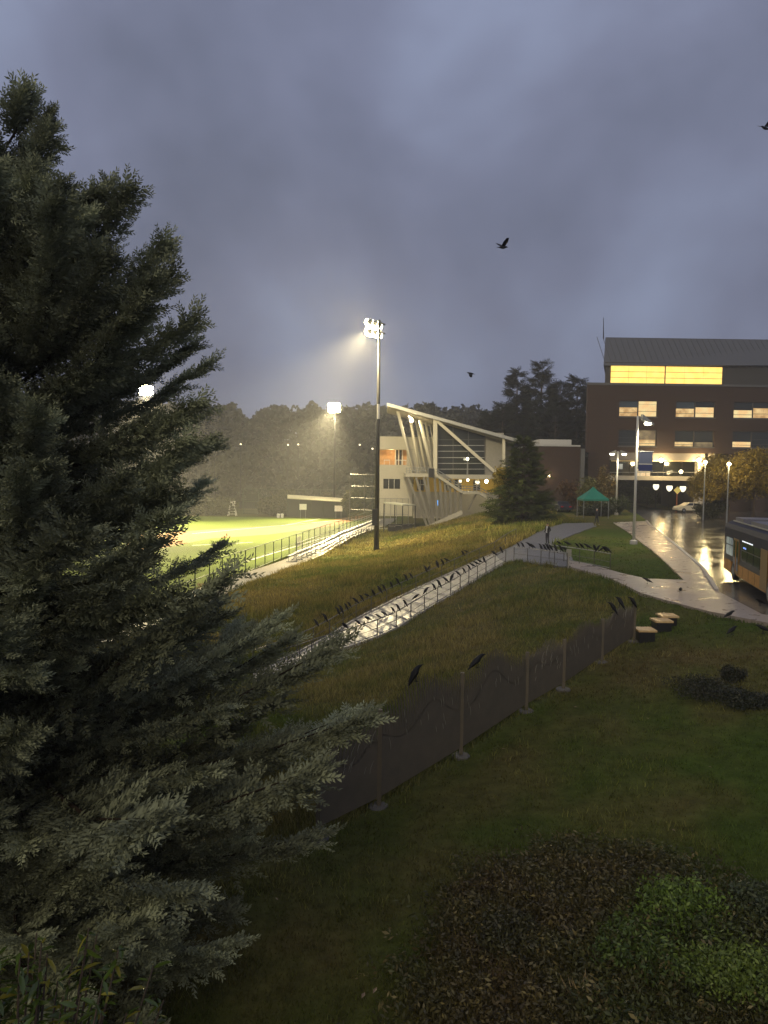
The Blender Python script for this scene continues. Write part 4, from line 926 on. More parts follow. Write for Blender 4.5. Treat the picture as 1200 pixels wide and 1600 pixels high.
# near dugout shelter below the fieldhouse
sh = thing('shelter', 'open shelter with a pale flat roof by the bleacher end', 'shelter', W(622, 816, 108))
pp = [W(600, 789, 106), W(629, 797.5, 100), W(649, 791, 105), W(617, 782, 112)]; zc = sum(p.z for p in pp) / 4
pp = [Vector((p.x, p.y, zc + (.25 if i < 2 else .0))) for i, p in enumerate(pp)]
m = MB(); m.prism(pp, (0, 0, .18)); m.build('roof', mat('shelter_roof', (.55, .55, .42), .5), sh)
for p in pp: m = MB(); m.tube([(p.x, p.y, -.6), (p.x, p.y, p.z)], .07, 6); m.build('post', M_dark, sh)
a, b = W(606, 815, 107), W(645, 815, 106); m = MB(); m.box((a.x, 107, -.5), (b.x, 107.2, 1.1)); m.build('back_panel', M_dark, sh)
for k, (x, D_) in enumerate(((612, 104), (622, 103.5), (633, 103), (640, 103.6))):
    c = W(x, 815, D_); zb = h(c.x, D_); t = thing('equipment_cart', 'dark equipment cart parked in the open shelter', 'cart', (c.x, D_, zb), 'carts in the shelter')
    m = MB(); m.box((c.x - .4, D_ - .3, zb + .25), (c.x + .4, D_ + .3, zb + .9)); m.box((c.x - .43, D_ - .33, zb + .9), (c.x + .43, D_ + .33, zb + .96)); m.build('body', M_dark, t)
    for s in (-.3, .3):
        m = MB(); m.rings([((c.x + s, D_ - .36, zb + .14), (.14, 0, 0), (0, 0, .14)), ((c.x + s, D_ - .28, zb + .14), (.14, 0, 0), (0, 0, .14))], 10); m.build('wheel', M_dark, t)
    m = MB(); m.tube([(c.x + .4, D_, zb + .8), (c.x + .65, D_, zb + 1.1)], .03, 6); m.build('handle', M_steel, t)
for (px, py, D_, rx, rz, sd) in ((335, 792, 148, 5, 2.4, 71), (425, 790, 149, 3.0, 2.0, 72), (445, 783, 150, 2.4, 3.0, 73), (508, 792, 152, 2.4, 2.5, 74), (552, 783, 140, 1.6, 3.0, 75), (300, 795, 147, 6, 2.4, 76)):
    c = W(px, py, D_); broadleaf('bush', {71: 'wide olive bush behind the tall white chair', 72: 'low olive bush by the white bins', 73: 'upright olive bush at the dugout end', 74: 'dark bush behind the dugout roof', 75: 'tall olive bush in front of the backstop', 76: 'wide olive bush half hidden by the cedar tips'}[sd], (c.x, D_, -.6), 3, rx, rz, c.z + .6, 400, .55, ((.07, .07, .025), (.04, .045, .015)), sd, None, 6, 'bush', stems=3)
# far road lamps on the hillside
for (x, y) in ((335, 691.5), (376, 694), (450, 695), (466, 694.5), (562, 695), (582, 701)):
    p = W(x, y, 172); zb = float(hillz(np.array([p.x]), np.array([174.]))[0]); t = thing('road_lamp', 'tiny distant road lamp shining before the dark hillside wood', 'lamp', (p.x, 172, zb), 'distant road lamps on the hill')
    m = MB(); m.tube([(p.x, 172, zb - .5), (p.x, 172, p.z + .1)], [.12, .07], 6); m.build('post', M_dark, t); bulb(t, p, .17, mat('far_lamp', (1, 1, 1), .5, emit=(1, .85, .55), estr=5), 'lamp_head')

# ------------------------------------------------------------------ street lamps, sign, tent
def street_lamp(label, base, top_px, D, banner=True, power=900, arm=1, cross=False):
    base = Vector(base); tp = W(*top_px, D); t = thing('street_lamp', label, 'street lamp', base)
    zt = tp.z; m = MB(); m.lathe(base, [(.30, -.1), (.30, .25), (.2, .32), (.12, .34)], 10); m.build('base', M_kerb, t)
    m = MB(); m.tube([base + Vector((0, 0, .3)), (base.x, base.y, zt)], [.12, .085], 10); m.build('pole', mat('pale_pole', (.52, .51, .47), .5, .2), t, smooth=True)
    h0 = Vector((base.x, base.y, zt - .15))
    for s in ((1,) if not cross else (1, -1)):
        hd = Vector((s, -.1, 0)); m = MB(); m.bar(h0, h0 + hd * .35, .08, .08); m.build('arm', M_steel, t)
        m = MB(); a_ = h0 + hd * .3; e = h0 + hd * 1.15 + Vector((0, 0, -.42 if not cross else -.05))
        m.prism([a_ + Vector((0, -.22, .28)), e + Vector((0, -.22, 0)), e + Vector((0, -.22, -.12)), a_ + Vector((0, -.22, -.16))], (0, .44, 0)); hd_ = m.build('lamp_head', M_steel, t)
        c = (a_ + e) / 2 + Vector((.05 * s, 0, -.24)); m = MB(); m.lathe(c, [(.08, -.09), (.26, -.06), (.30, .02), (.28, .08)], 12); m.build('lens', M_glow3, hd_, smooth=True)
        lamp('street_lamp_light', 'SPOT', c + Vector((0, 0, -.16)), power, (1, .90, .60), t, target=c + Vector((.12 * s, 0, -3)), size=.2, spot=R(150), blend=.6)
    if banner:
        z1 = base.z + (zt - base.z) * .725; w_ = 1.05; hh = 1.5
        for z in (z1, z1 - hh): m = MB(); m.tube([(base.x, base.y, z), (base.x + w_ + .25, base.y, z)], .03, 6); m.build('banner_arm', M_steel, t)
        m = MB(); m.box((base.x + .18, base.y - .02, z1 - hh * .62), (base.x + .18 + w_, base.y + .02, z1 - .03)); bn = m.build('banner', mat('banner_slate', (.10, .12, .20), .7), t)
        m = MB(); m.box((base.x + .18, base.y - .02, z1 - hh + .03), (base.x + .18 + w_, base.y + .02, z1 - hh * .66)); m.build('banner_hem', mat('banner_navy', (.02, .03, .12), .7), bn)
        m = MB(); m.box((base.x + .18, base.y - .022, z1 - hh * .655), (base.x + .18 + w_, base.y + .022, z1 - hh * .625)); m.build('banner_stripe', M_white, bn)
    return t
lb_ = G(990, 850)
street_lamp('tall steel street lamp with blue banner standing on the pavement edge', lb_, (997, 650), lb_.y, True, 2600)
c = W(963, 790, 95); street_lamp('smaller double-arm street lamp near the green tent', (c.x, 95, h(c.x, 95)), (964, 705), 95, False, 700, cross=True)
t = bpy.data.objects['street_lamp.001']; p = W(965.5, 733, 95); q = W(973, 725, 95); m = MB(); m.box((p.x, 94.97, p.z), (q.x, 95.02, q.z)); m.build('banner', mat('banner_grey', (.3, .33, .38), .7), t)
for x, y, D_, lb in ((1102, 722, 87, 'added post-top lamp lighting the crown of the smaller street tree'), (1139, 725, 83, 'added post-top lamp lighting the crown of the wider street tree')):  # stand for deck lamps behind; posts added here to light the crowns
    c = W(x, y, D_); zb = h(c.x, D_); t = thing('added_crown_lamp', lb, 'lamp', (c.x, D_, zb)); m = MB(); m.tube([(c.x, D_, zb), (c.x, D_, c.z)], [.09, .06], 7); m.build('post', M_steel, t); bulb(t, c, .22, M_glow2); lamp('added_crown_light', 'POINT', c + Vector((0, -.4, -.1)), 900, (1, .78, .36), t, size=.25)
# globe lamps and diamond sign beyond the deck
for k, (x, y, D_) in enumerate(((1025, 761, 126), (1046, 763, 124), (1067, 764, 123))):
    c = W(x, y, D_); zb = h(c.x, D_); t = thing('globe_lamp', 'white tulip-shaped lamp on a slim post under the office deck', 'lamp', (c.x, D_, zb), 'tulip lamps under the deck')
    m = MB(); m.tube([(c.x, D_, zb), (c.x, D_, c.z - .4)], .06, 6); m.build('post', M_dark, t)
    m = MB(); m.lathe(c, [(.12, -.5), (.38, -.25), (.5, .1), (.46, .42), (.3, .44)], 12); m.build('shade', mat('globe_white', (1, 1, 1), .4, emit=(1, .92, .66), estr=1.9), t, smooth=True)
c = W(1058, 766, 119); zb = h(c.x, 119); t = thing('diamond_sign', 'yellow diamond warning sign on an orange-red post', 'sign', (c.x, 119, zb))
m = MB(); m.tube([(c.x, 119, zb), (c.x, 119, c.z)], .12, 8); m.build('post', mat('orange_post', (.35, .10, .03), .5), t)
m = MB(); m.prism([c + Vector((-.62, -.15, 0)), c + Vector((0, -.15, -.62)), c + Vector((.62, -.15, 0)), c + Vector((0, -.15, .62))], (0, .04, 0)); m.build('plate', mat('sign_yellow', (.85, .62, .10), .4, emit=(1, .75, .2), estr=.45), t)
# green tent
c = G(932, 806); D_ = 88.0; zb = h(W(932, 800, D_).x, D_)
x0, x1 = W(912, 780, D_).x, W(952, 780, D_).x; ze = W(932, 780, D_).z; zt_ = W(931, 761, D_).z; xm = (x0 + x1) / 2; hw = (x1 - x0) / 2
t = thing('canopy_tent', 'green peaked canopy tent on four thin legs beside the path', 'tent', (xm, D_ + hw, zb))
m = MB(); rows_ = []
for q, s in ((0, 1), (.35, .62), (.7, .25), (1, .02)):
    z = ze + (zt_ - ze) * q; rows_.append([(xm - hw * s, D_ + hw - hw * s, z), (xm + hw * s, D_ + hw - hw * s, z), (xm + hw * s, D_ + hw + hw * s, z), (xm - hw * s, D_ + hw + hw * s, z)])
vs = [p for r_ in rows_ for p in r_]; fs = [(4*i+k, 4*i+(k+1)%4, 4*i+4+(k+1)%4, 4*i+4+k) for i in range(3) for k in range(4)]; m.add(vs, fs)
M_tent = mat('tent_green', (.005, .15, .10), .6, var=.12, scale=1.0); m.build('canopy', M_tent, t)
m = MB()
for k in range(4):
    a_, b_ = Vector(rows_[0][k]), Vector(rows_[0][(k+1)%4]); m.add([a_, b_, b_ - Vector((0, 0, .22)), a_ - Vector((0, 0, .22))], [(0, 1, 2, 3)])
m.build('valance', M_tent, t)
for k in range(4): p = Vector(rows_[0][k]); p = p.lerp(Vector((xm, D_ + hw, p.z)), .03); m = MB(); m.tube([(p.x, p.y, zb - .1), (p.x, p.y, ze)], .045, 6); m.build('leg', M_steel, t)
# small marker post at the rail end
c = G(888, 888); t = thing('marker_post', 'thin pale notice post at the pavement rail end', 'post', c)
m = MB(); m.bar(c, c + Vector((0, 0, 1.2)), .07, .07); m.build('post', M_kerb, t); m = MB(); m.box((c.x - .16, c.y - .05, c.z + .75), (c.x + .16, c.y - .01, c.z + 1.2)); m.build('plate', mat('plate_dull', (.25, .24, .2), .5), t)

# ------------------------------------------------------------------ vehicles
def wheel(par, x, y, r, w, rim=True):
    m = MB(); m.rings([((x, y - w / 2, r), (r * .86, 0, 0), (0, 0, r * .86)), ((x, y - w / 2 + .03, r), (r, 0, 0), (0, 0, r)), ((x, y + w / 2 - .03, r), (r, 0, 0), (0, 0, r)), ((x, y + w / 2, r), (r * .86, 0, 0), (0, 0, r * .86))], 20)
    wh = m.build('wheel', M_dark, par, origin=(0, 0, 0)); m = MB(); m.rings([((x, y - w / 2 - .01, r), (r * .5, 0, 0), (0, 0, r * .5)), ((x, y + w / 2 + .01, r), (r * .5, 0, 0), (0, 0, r * .5))], 14); m.build('rim', M_steel, wh, origin=(0, 0, 0))
def bus():
    rear = G(1130, 897); q = G(1193, 938); dr_ = Vector((q.x - rear.x, q.y - rear.y, 0)).normalized()
    L_ = 12.2
    t = thing('bus', 'dark blue and amber city bus stopped on the wet road', 'bus', rear, local=True); t.rotation_euler = (0, 0, math.atan2(dr_.y, dr_.x))
    # local: +X forward, y<0 is the kerb side (towards the photo's left), body from y=0 to y=2.55 on the far side
    y0, y1 = 0.0, 2.55
    M_blue = mat('bus_blue', (.010, .013, .034), .6, var=.1, spec=.15); M_amb = mat('bus_amber', (.40, .18, .02), .5, var=.2); M_bg = mat('bus_glass', (.015, .02, .022), .08)
    def B(a_, b_, name, material, par=t): m = MB(); m.box(a_, b_); return m.build(name, material, par, origin=(0, 0, 0))
    def sec(xr, zr, name, material):  # body cross-section swept along X with a rounded roof edge
        m = MB(); pr = zr; n_ = len(pr); m.add([(x, y, z) for x in xr for y, z in pr], [tuple(reversed(range(n_))), tuple(range(n_, 2 * n_))] + [(i, (i+1)%n_, n_+(i+1)%n_, n_+i) for i in range(n_)]); return m.build(name, material, t, origin=(0, 0, 0))
    S_ = -1 if True else 1
    up_ = [(y0, 2.05), (y0, 2.62), (y0 + .10, 2.85), (y0 + .35, 2.98), (y1 - .35, 2.98), (y1 - .10, 2.85), (y1, 2.62), (y1, 2.05)]
    sec((0.06, L_), up_, 'upper_body', M_blue)
    B((.02, y0 + .02, .95), (L_, y1 - .02, 2.05), 'cabin', mat('bus_side', (.012, .016, .028), .4))
    ws = [(1.25, 1.55), (6.9, 1.55)]  # wheel arches
    for a_, b_ in ((.0, 1.85), (3.15, 8.7), (10.0, L_)): B((a_, y0 - .012, .36), (b_, y1 + .012, .95), 'skirt', M_amb)
    B((.4, y0 + .12, .25), (L_ - .3, y1 - .12, .95), 'chassis', M_dark)
    B((-.03, y0 + .1, .5), (.06, y1 - .1, 2.6), 'rear_panel', M_blue)
    xw = [(.55, 1.25), (1.32, 2.02)]; k = 0
    seats = litmat('bus_inside', (.55, .62, .55), (.2, .26, .28), .35)
    for a_, b_ in ((.55, 1.25), (1.33, 2.03), (4.1, 5.2), (5.3, 6.4), (6.5, 7.6), (9.0, 10.0), (10.1, 11.3)):
        for z0_, z1_ in ((1.22, 1.72), (1.78, 2.14)):
            B((a_, y0 - .015, z0_), (b_, y0 + .03, z1_), 'window', seats if a_ < 2 else M_bg)
            B((a_, y1 - .03, z0_), (b_, y1 + .015, z1_), 'window', M_bg)
    dr1 = B((2.35, y0 - .03, .42), (3.55, y0 + .02, 2.2), 'door', mat('door_bronze', (.20, .12, .03), .4))
    for a_ in (2.45, 3.0): B((a_, y0 - .04, .6), (a_ + .45, y0 - .031, 2.1), 'door_glass', M_bg, dr1)
    B((2.955, y0 - .055, .5), (2.985, y0 - .032, 2.15), 'door_edge', M_amb, dr1)
    B((7.75, y0 - .03, .42), (8.9, y0 + .02, 2.2), 'door', mat('door_bronze', (.2, .12, .03), .4))
    B((4.15, y0 - .02, 2.18), (6.2, y0 + .01, 2.22), 'lit_strip', mat('strip_light', (1, 1, 1), .4, emit=(.9, .95, 1), estr=1.2))
    B((4.4, y0 - .018, 1.85), (5.0, y0 + .0, 1.93), 'blue_display', mat('blue_screen', (.1, .2, .8), .4, emit=(.25, .4, 1), estr=.9))
    for a_, b_ in ((.8, 2.6), (4.2, 8.0)): B((a_, .35, 2.98), (b_, y1 - .35, 3.2), 'roof_unit', mat('roof_unit_grey', (.10, .10, .13), .5))
    for y in (.3, y1 - .3): m = MB(); m.bar((.6, y, 3.0), (11.4, y, 3.0), .05, .06); m.build('roof_rail', M_alu, t, origin=(0, 0, 0))
    for y in (.3, y1 - .3): B((-.06, y - .12, 1.0), (-.02, y + .12, 1.3), 'tail_lamp', mat('tail_red', (.4, .02, .02), .3))
    for a_ in (2.2, 3.75, 6.45, 7.68, 9.0, 10.05): B((a_, y0 - .006, 2.24), (a_ + .02, y0 + .01, 2.6), 'panel_seam', M_dark)
    for a_ in (.9, 4.4, 5.6, 6.8): B((a_, y0 - .018, .40), (a_ + .02, y0 + .0, .93), 'panel_seam', M_dark)
    B((.0, y0 - .016, .95), (L_, y0 + .01, 1.0), 'rub_rail', M_dark)
    B((.05, y0 - .02, .55), (.35, y0 + .0, .62), 'side_marker', mat('tail_red', (.4, .02, .02), .3))
    for x in (2.5, 9.35):
        for y in (.10, y1 - .10): wheel(t, x, y, .48, .28)
    return t
# swept so the body lies away from the camera side
bt = bus()
def car(label, base, rot, colr, D_):
    t = thing('car', label, 'car', base, local=True); t.rotation_euler = (0, 0, rot)
    cp = mat('car_' + label[:5], colr, .3, .0, coat=.6); gl = M_glass
    prof = [(-2.2, .35), (-2.25, .75), (-1.9, .95), (-1.45, 1.0), (-.75, 1.42), (.55, 1.44), (1.25, 1.02), (2.05, .85), (2.25, .6), (2.2, .35)]
    n_ = len(prof); m = MB(); rows_ = []
    for y, s in ((-.85, .0), (-.80, .03), (.80, .03), (.85, .0)):
        inset = 1 if abs(y) > .82 else 0
        rows_.append([(x, y * (1 if z < 1.05 else .82), z - (.02 if inset else 0)) for x, z in prof])
    m.add([p for r_ in rows_ for p in r_], [tuple(range(n_)), tuple(3 * n_ + k for k in range(n_))] + [(i*n_+k, i*n_+(k+1)%n_, (i+1)*n_+(k+1)%n_, (i+1)*n_+k) for i in range(3) for k in range(n_)])
    m.build('body', cp, t, origin=(0, 0, 0))
    for s in (-1, 1):
        for a_ in ([(-1.3, 1.04), (-.72, 1.36), (-.15, 1.38), (-.15, 1.04)], [(-.05, 1.04), (-.05, 1.38), (.5, 1.37), (1.05, 1.04)]):
            m = MB(); m.prism([(x, s * .845 if z < 1.1 else s * .715, z) for x, z in a_], (0, s * .02, 0)); m.build('window', gl, t, origin=(0, 0, 0))
        for x in (-1.35, 1.4): wheel(t, x, s * .78, .32, .2)
        m = MB(); m.box((2.12, s * .5 - .15, .62), (2.26, s * .5 + .15, .76)); m.build('headlight', M_white, t, origin=(0, 0, 0))
        m = MB(); m.box((-2.28, s * .55 - .15, .7), (-2.2, s * .55 + .15, .85)); m.build('tail_lamp', mat('tail_red', (.4, .02, .02), .3), t, origin=(0, 0, 0))
    return t
c = W(1078, 790, 108); car('cream saloon car parked by the office columns', (c.x, 108, h(c.x, 108)), R(188), (.75, .66, .45), 108)
c = W(876, 795, 100); car('dark hatchback parked under the brick wing wall', (c.x, 100, h(c.x, 100)), R(95), (.02, .025, .04), 100)

# ------------------------------------------------------------------ people
def person(name, label, base, height, face, pts, mats, walk=False):
    """skinned skeleton; mats = (skin, top, shirt, trousers, hair)"""
    s = height / 1.75
    J = {'pelvis': (0, 0, .95, .125), 'waist': (0, 0, 1.08, .115), 'chest': (0, 0, 1.3, .145), 'neck': (0, -.01, 1.47, .055), 'head': (0, -.03, 1.6, .085), 'crown': (0, -.02, 1.69, .072)}
    for sd, k in ((-1, 'l'), (1, 'r')):
        st = .20 * sd * pts.get('stride', 0)
        J[k+'hip'] = (.09 * sd, 0, .90, .095); J[k+'knee'] = (.10 * sd, -.02 - st * .5, .5, .062); J[k+'ank'] = (.10 * sd, .02 - st, .10, .045); J[k+'toe'] = (.11 * sd, -.16 - st, .04, .036)
        J[k+'sh'] = (.18 * sd, 0, 1.40, .062); e = pts['arm'][0]; J[k+'el'] = (.25 * sd, .05 * e, 1.13, .048); J[k+'wr'] = (.20 * sd, -.14 * e, .95 + .05 * e, .036); J[k+'hand'] = (.16 * sd, -.19 * e, .92 + .05 * e, .034)
    E_ = [('pelvis', 'waist'), ('waist', 'chest'), ('chest', 'neck'), ('neck', 'head'), ('head', 'crown')]
    for k in 'lr': E_ += [('pelvis', k+'hip'), (k+'hip', k+'knee'), (k+'knee', k+'ank'), (k+'ank', k+'toe'), ('chest', k+'sh'), (k+'sh', k+'el'), (k+'el', k+'wr'), (k+'wr', k+'hand')]
    ks = list(J); me = bpy.data.meshes.new(name); me.from_pydata([Vector(J[k][:3]) * s for k in ks], [(ks.index(a_), ks.index(b_)) for a_, b_ in E_], [])
    ob = bpy.data.objects.new(name, me); COL.objects.link(ob)
    sk = ob.modifiers.new('skin', 'SKIN'); ob.modifiers.new('sub', 'SUBSURF').levels = 2
    for i, k in enumerate(ks): me.skin_vertices[0].data[i].radius = (J[k][3] * s,) * 2
    me.skin_vertices[0].data[0].use_root = True
    dg_ = bpy.context.evaluated_depsgraph_get(); me2 = bpy.data.meshes.new_from_object(ob.evaluated_get(dg_)); me2.name = name
    ob.modifiers.clear(); ob.data = me2; me2.materials.clear()
    for m_ in mats: me2.materials.append(m_)
    for p in me2.polygons:
        c_ = p.center / s; ax = abs(c_.x)
        if c_.z > 1.63 or (c_.z > 1.55 and c_.y > .02): i = 4
        elif c_.z > 1.46: i = 0
        elif c_.z > .93 or ax > .17 and c_.z > .88: i = 2 if (ax < .055 and c_.y < -.05) else 1
        elif c_.z < .09: i = 4
        else: i = 3
        p.material_index = i; p.use_smooth = True
    ob.location = base; ob.rotation_euler = (0, 0, face); return tag(ob, label, 'person')
M_skin = mat('skin', (.35, .20, .14), .5); M_coat = mat('black_coat', (.012, .012, .014), .7); M_shirt = mat('pale_shirt', (.55, .54, .52), .7); M_trou = mat('dark_trousers', (.018, .018, .022), .8); M_hair = mat('dark_hair', (.012, .01, .009), .6)
M_cap = mat('grey_cap', (.45, .45, .44), .6)
person('person', 'person in an open black coat and pale shirt standing on the path', G(855, 851), 1.78, R(-55), {'arm': (1,)}, (M_skin, M_coat, M_shirt, M_trou, M_hair))
person('person', 'person in dark clothes and a pale cap walking towards the green tent', G(932, 820), 1.76, R(35), {'arm': (.4,), 'stride': .8}, (M_skin, M_coat, M_coat, M_trou, M_cap))

# ------------------------------------------------------------------ railings
def railing(label, pts, height, material=M_rail, group=None, bright=False):
    t = thing('railing', label, 'railing', pts[0], group); up = Vector((0, 0, height))
    for p in pts: m = MB(); m.tube([p - Vector((0, 0, .1)), p + up], .026, 6); m.build('post', material, t)
    m = MB(); m.tube([p + up for p in pts], .030, 8); m.build('top_rail', M_steel if bright else material, t)
    m = MB(); m.tube([p + up * .5 for p in pts], .016, 6); m.build('mid_rail', material, t)
    m = MB(); m.tube([p + up * .14 for p in pts], .020, 6); m.build('bottom_rail', M_steel if bright else material, t)
    return t
off = Vector((0, 0, .03))
RA = [along(FE, k / 17) + off for k in range(0, 18)]; RA += [G(790, 853) + off, G(806, 844) + off]
RC = [along(NE, .12 + .88 * k / 16) + off for k in range(0, 17)]
railing('dark railing along the field side of the ramp, crowded with crows', RA, .95)
railing('dark railing along the lawn side of the ramp, dotted with crows', RC, .95)
X1 = [G(a_, b_) + off for a_, b_ in ((803,876),(824,879),(845,882.5),(866,886),(886,889))]
X2 = [G(a_, b_) + off for a_, b_ in ((858,874),(881,877.5),(905,882),(928,886.5),(953,892))]
railing('short pale-topped railing where the ramp meets the path', X1, .98, bright=True)
railing('pale-topped railing curving along the edge of the small lawn', X2, .98, bright=True)

# ------------------------------------------------------------------ crows
def crow_mesh(name, pitch, fly=0):
    m = MB(); ca, sa = math.cos(pitch), math.sin(pitch)
    def T(x, y, z): return Vector((x * ca - z * sa, y, x * sa + z * ca))
    rows_ = [(-.30, .0, .030, .006), (-.20, .005, .042, .012), (-.12, .01, .050, .040), (-.03, .015, .066, .064), (.06, .015, .068, .068), (.13, .025, .052, .055), (.175, .04, .040, .044), (.215, .05, .036, .038), (.245, .048, .022, .024), (.265, .042, .013, .016), (.30, .034, .003, .004)]
    R_ = []
    for i, (x, z, ry, rz) in enumerate(rows_):
        k = max(0, (x - .12)) * math.sin(pitch) * 1.0  # the head stays level
        c_ = T(x, 0, z); c_.z -= k * .55; c_.x += k * .5
        nx = T(0, 0, 1); R_.append((c_, (0, ry, 0), nx * rz))
    m.rings(R_, 10)
    if not fly:
        for s in (-1, 1):
            b0 = T(.0, s * .03, -.03); m.tube([b0, Vector((b0.x + .02, s * .03, -.10)), Vector((b0.x + .0, s * .03, -.165))], [.014, .007, .007], 5)
            m.tube([Vector((b0.x - .03, s * .03, -.162)), Vector((b0.x + .05, s * .03, -.165))], .007, 5)
            w0 = [T(.12, s * .058, .03), T(.05, s * .078, -.02), T(-.24, s * .028, -.012), T(-.20, s * .03, .03), T(0, s * .074, .05)]
            m.prism(w0, (0, s * .006, 0))
    else:
        for s in (-1, 1):
            rt = [(.12, .05), (.14, .25), (.06, .46), (-.06, .44), (-.10, .25), (-.08, .05)]
            m.prism([T(x, s * y, .03 + fly * y * (1.0 - .3 * y)) for x, y in rt], (0, 0, .008))
    me_o = m.build(name, M_crow, smooth=True); me = me_o.data; bpy.data.objects.remove(me_o); return me
CM = {'p': crow_mesh('crow_perched', R(56)), 'q': crow_mesh('crow_perched_low', R(38)), 'g': crow_mesh('crow_standing', R(22)), 'f': crow_mesh('crow_flying', R(4), .7), 'd': crow_mesh('crow_flying_down', R(8), -.55)}
def crow(kind, loc, face, label, group=None, s=1.0):
    o = bpy.data.objects.new('crow', CM[kind]); COL.objects.link(o); o.location = loc; o.rotation_euler = (0, 0, face); o.scale = (s,) * 3; return tag(o, label, 'crow', group)
def proj(p):
    v = Vector(p) - Vector((0, 0, CAMZ)); d = v.dot(fwd); return 600 + FPX * v.dot(rgt) / d, 800 - FPX * v.dot(upv) / d
def rail_at(pts, hgt, px):
    tops = [p + Vector((0, 0, hgt)) for p in pts]; xx = [proj(p)[0] for p in tops]
    for i in range(len(tops) - 1):
        lo, hi = sorted((xx[i], xx[i+1]))
        if lo <= px <= hi: return tops[i].lerp(tops[i+1], (px - xx[i]) / (xx[i+1] - xx[i] + 1e-9))
    return tops[0] if px < xx[0] else tops[-1]
ZF = .165
CA = [494,508,528,533,541,546,556,565,574,583,593,600,611,621,634,642,665,670,683,691,698,723,729]
CC = [539,560,575,614,622,633,649,665,678,686,697,706,716,725,733,739,745,750,756,772,783]
CX1 = [810,817,828,833,845,851,856,861,868,877,884]
CX2 = [874,888,902,909,919,929,934,940,945,950]
for lst, pts, hg, lb, gp_ in ((CA, RA, .95, 'black crow perched on the field-side ramp railing', 'crows on the field-side railing'), (CC, RC, .95, 'black crow perched on the lawn-side ramp railing', 'crows on the lawn-side railing'),
                            (CX1, X1, .98, 'black crow perched on the short railing by the path', 'crows on the short railing'), (CX2, X2, .98, 'black crow perched on the small-lawn railing', 'crows on the small-lawn railing')):
    for x in lst:
        p = rail_at(pts, hg, x); s = random.uniform(.88, 1.2)
        crow(random.choice('pppqqg'), p + Vector((0, 0, .03 + ZF * s)), R(random.choice([150, 165, 180, 195, 140, 215, 20])) + random.uniform(-.4, .4), lb, gp_, s)
for (x, y) in ((592, 966), (601, 962)):
    p = G(x, y + 2); crow('g', p + Vector((0, 0, .03 + ZF)), R(160), 'black crow standing on the wet ramp slabs', 'crows on the ramp slabs')
for (x, y, lb, f) in ((1012, 915, 'crow standing on pale pavement above the lawn corner', 160), (1063, 930, 'crow standing on the pavement between lawn and bus', 250), (1188, 950, 'crow on wet pavement beside the bus', 200), (1139, 970, 'crow on the grass edge where the pavement ends', 20), (1143, 996, 'crow walking on the lawn below the pavement', 30), (1193, 994, 'crow on lawn grass facing away from the pavement edge', 160)):
    p = G(x, y); crow('g', p + Vector((0, 0, .10 + ZF)), R(f), lb, None, 1.0)
for (x, y, D_, k, f, lb, s) in ((785, 387, 34, 'f', 25, 'crow flying high with wings spread against open sky', 1.0), (736, 584, 55, 'd', 170, 'crow flying low before the cloud near the treetops', 1.1), (1196, 201, 36, 'f', 200, 'crow flying out past the sky above the office', 1.0)):
    crow(k, W(x, y, D_), R(f), lb, None, s)

# ------------------------------------------------------------------ weathered steel screen fence
sf = thing('screen_fence', 'rusty steel screen fence with grass-blade cut tops across the lawn', 'fence', FENCE[1])
FT = [1170, 1110, 1052, 1020, 1000, 968, 945]     # top of each post in the photo
tops = []
for p, (px, _), ty in zip(FENCE, FENCE_PX, FT):
    z = W(px, ty, p.y).z; tops.append(Vector((p.x, p.y, z)))
for i, (b_, t_) in enumerate(zip(FENCE, tops)):
    m = MB(); m.bar(b_ - Vector((0, 0, .2)), t_ + Vector((0, 0, .02)), .09, .09); m.build('post', M_corten, sf)
    m = MB(); m.lathe(b_, [(.22, -.15), (.22, .03), (.18, .06), (.05, .065)], 14); m.build('footing', mat('old_footing', (.085, .078, .068), .7, var=.35, scale=7), sf)
random.seed(21)
bumps = [(-.04, .2), (.10, .34), (.05, .40), (.0, .25), (.05, .3), (.05, .2)]
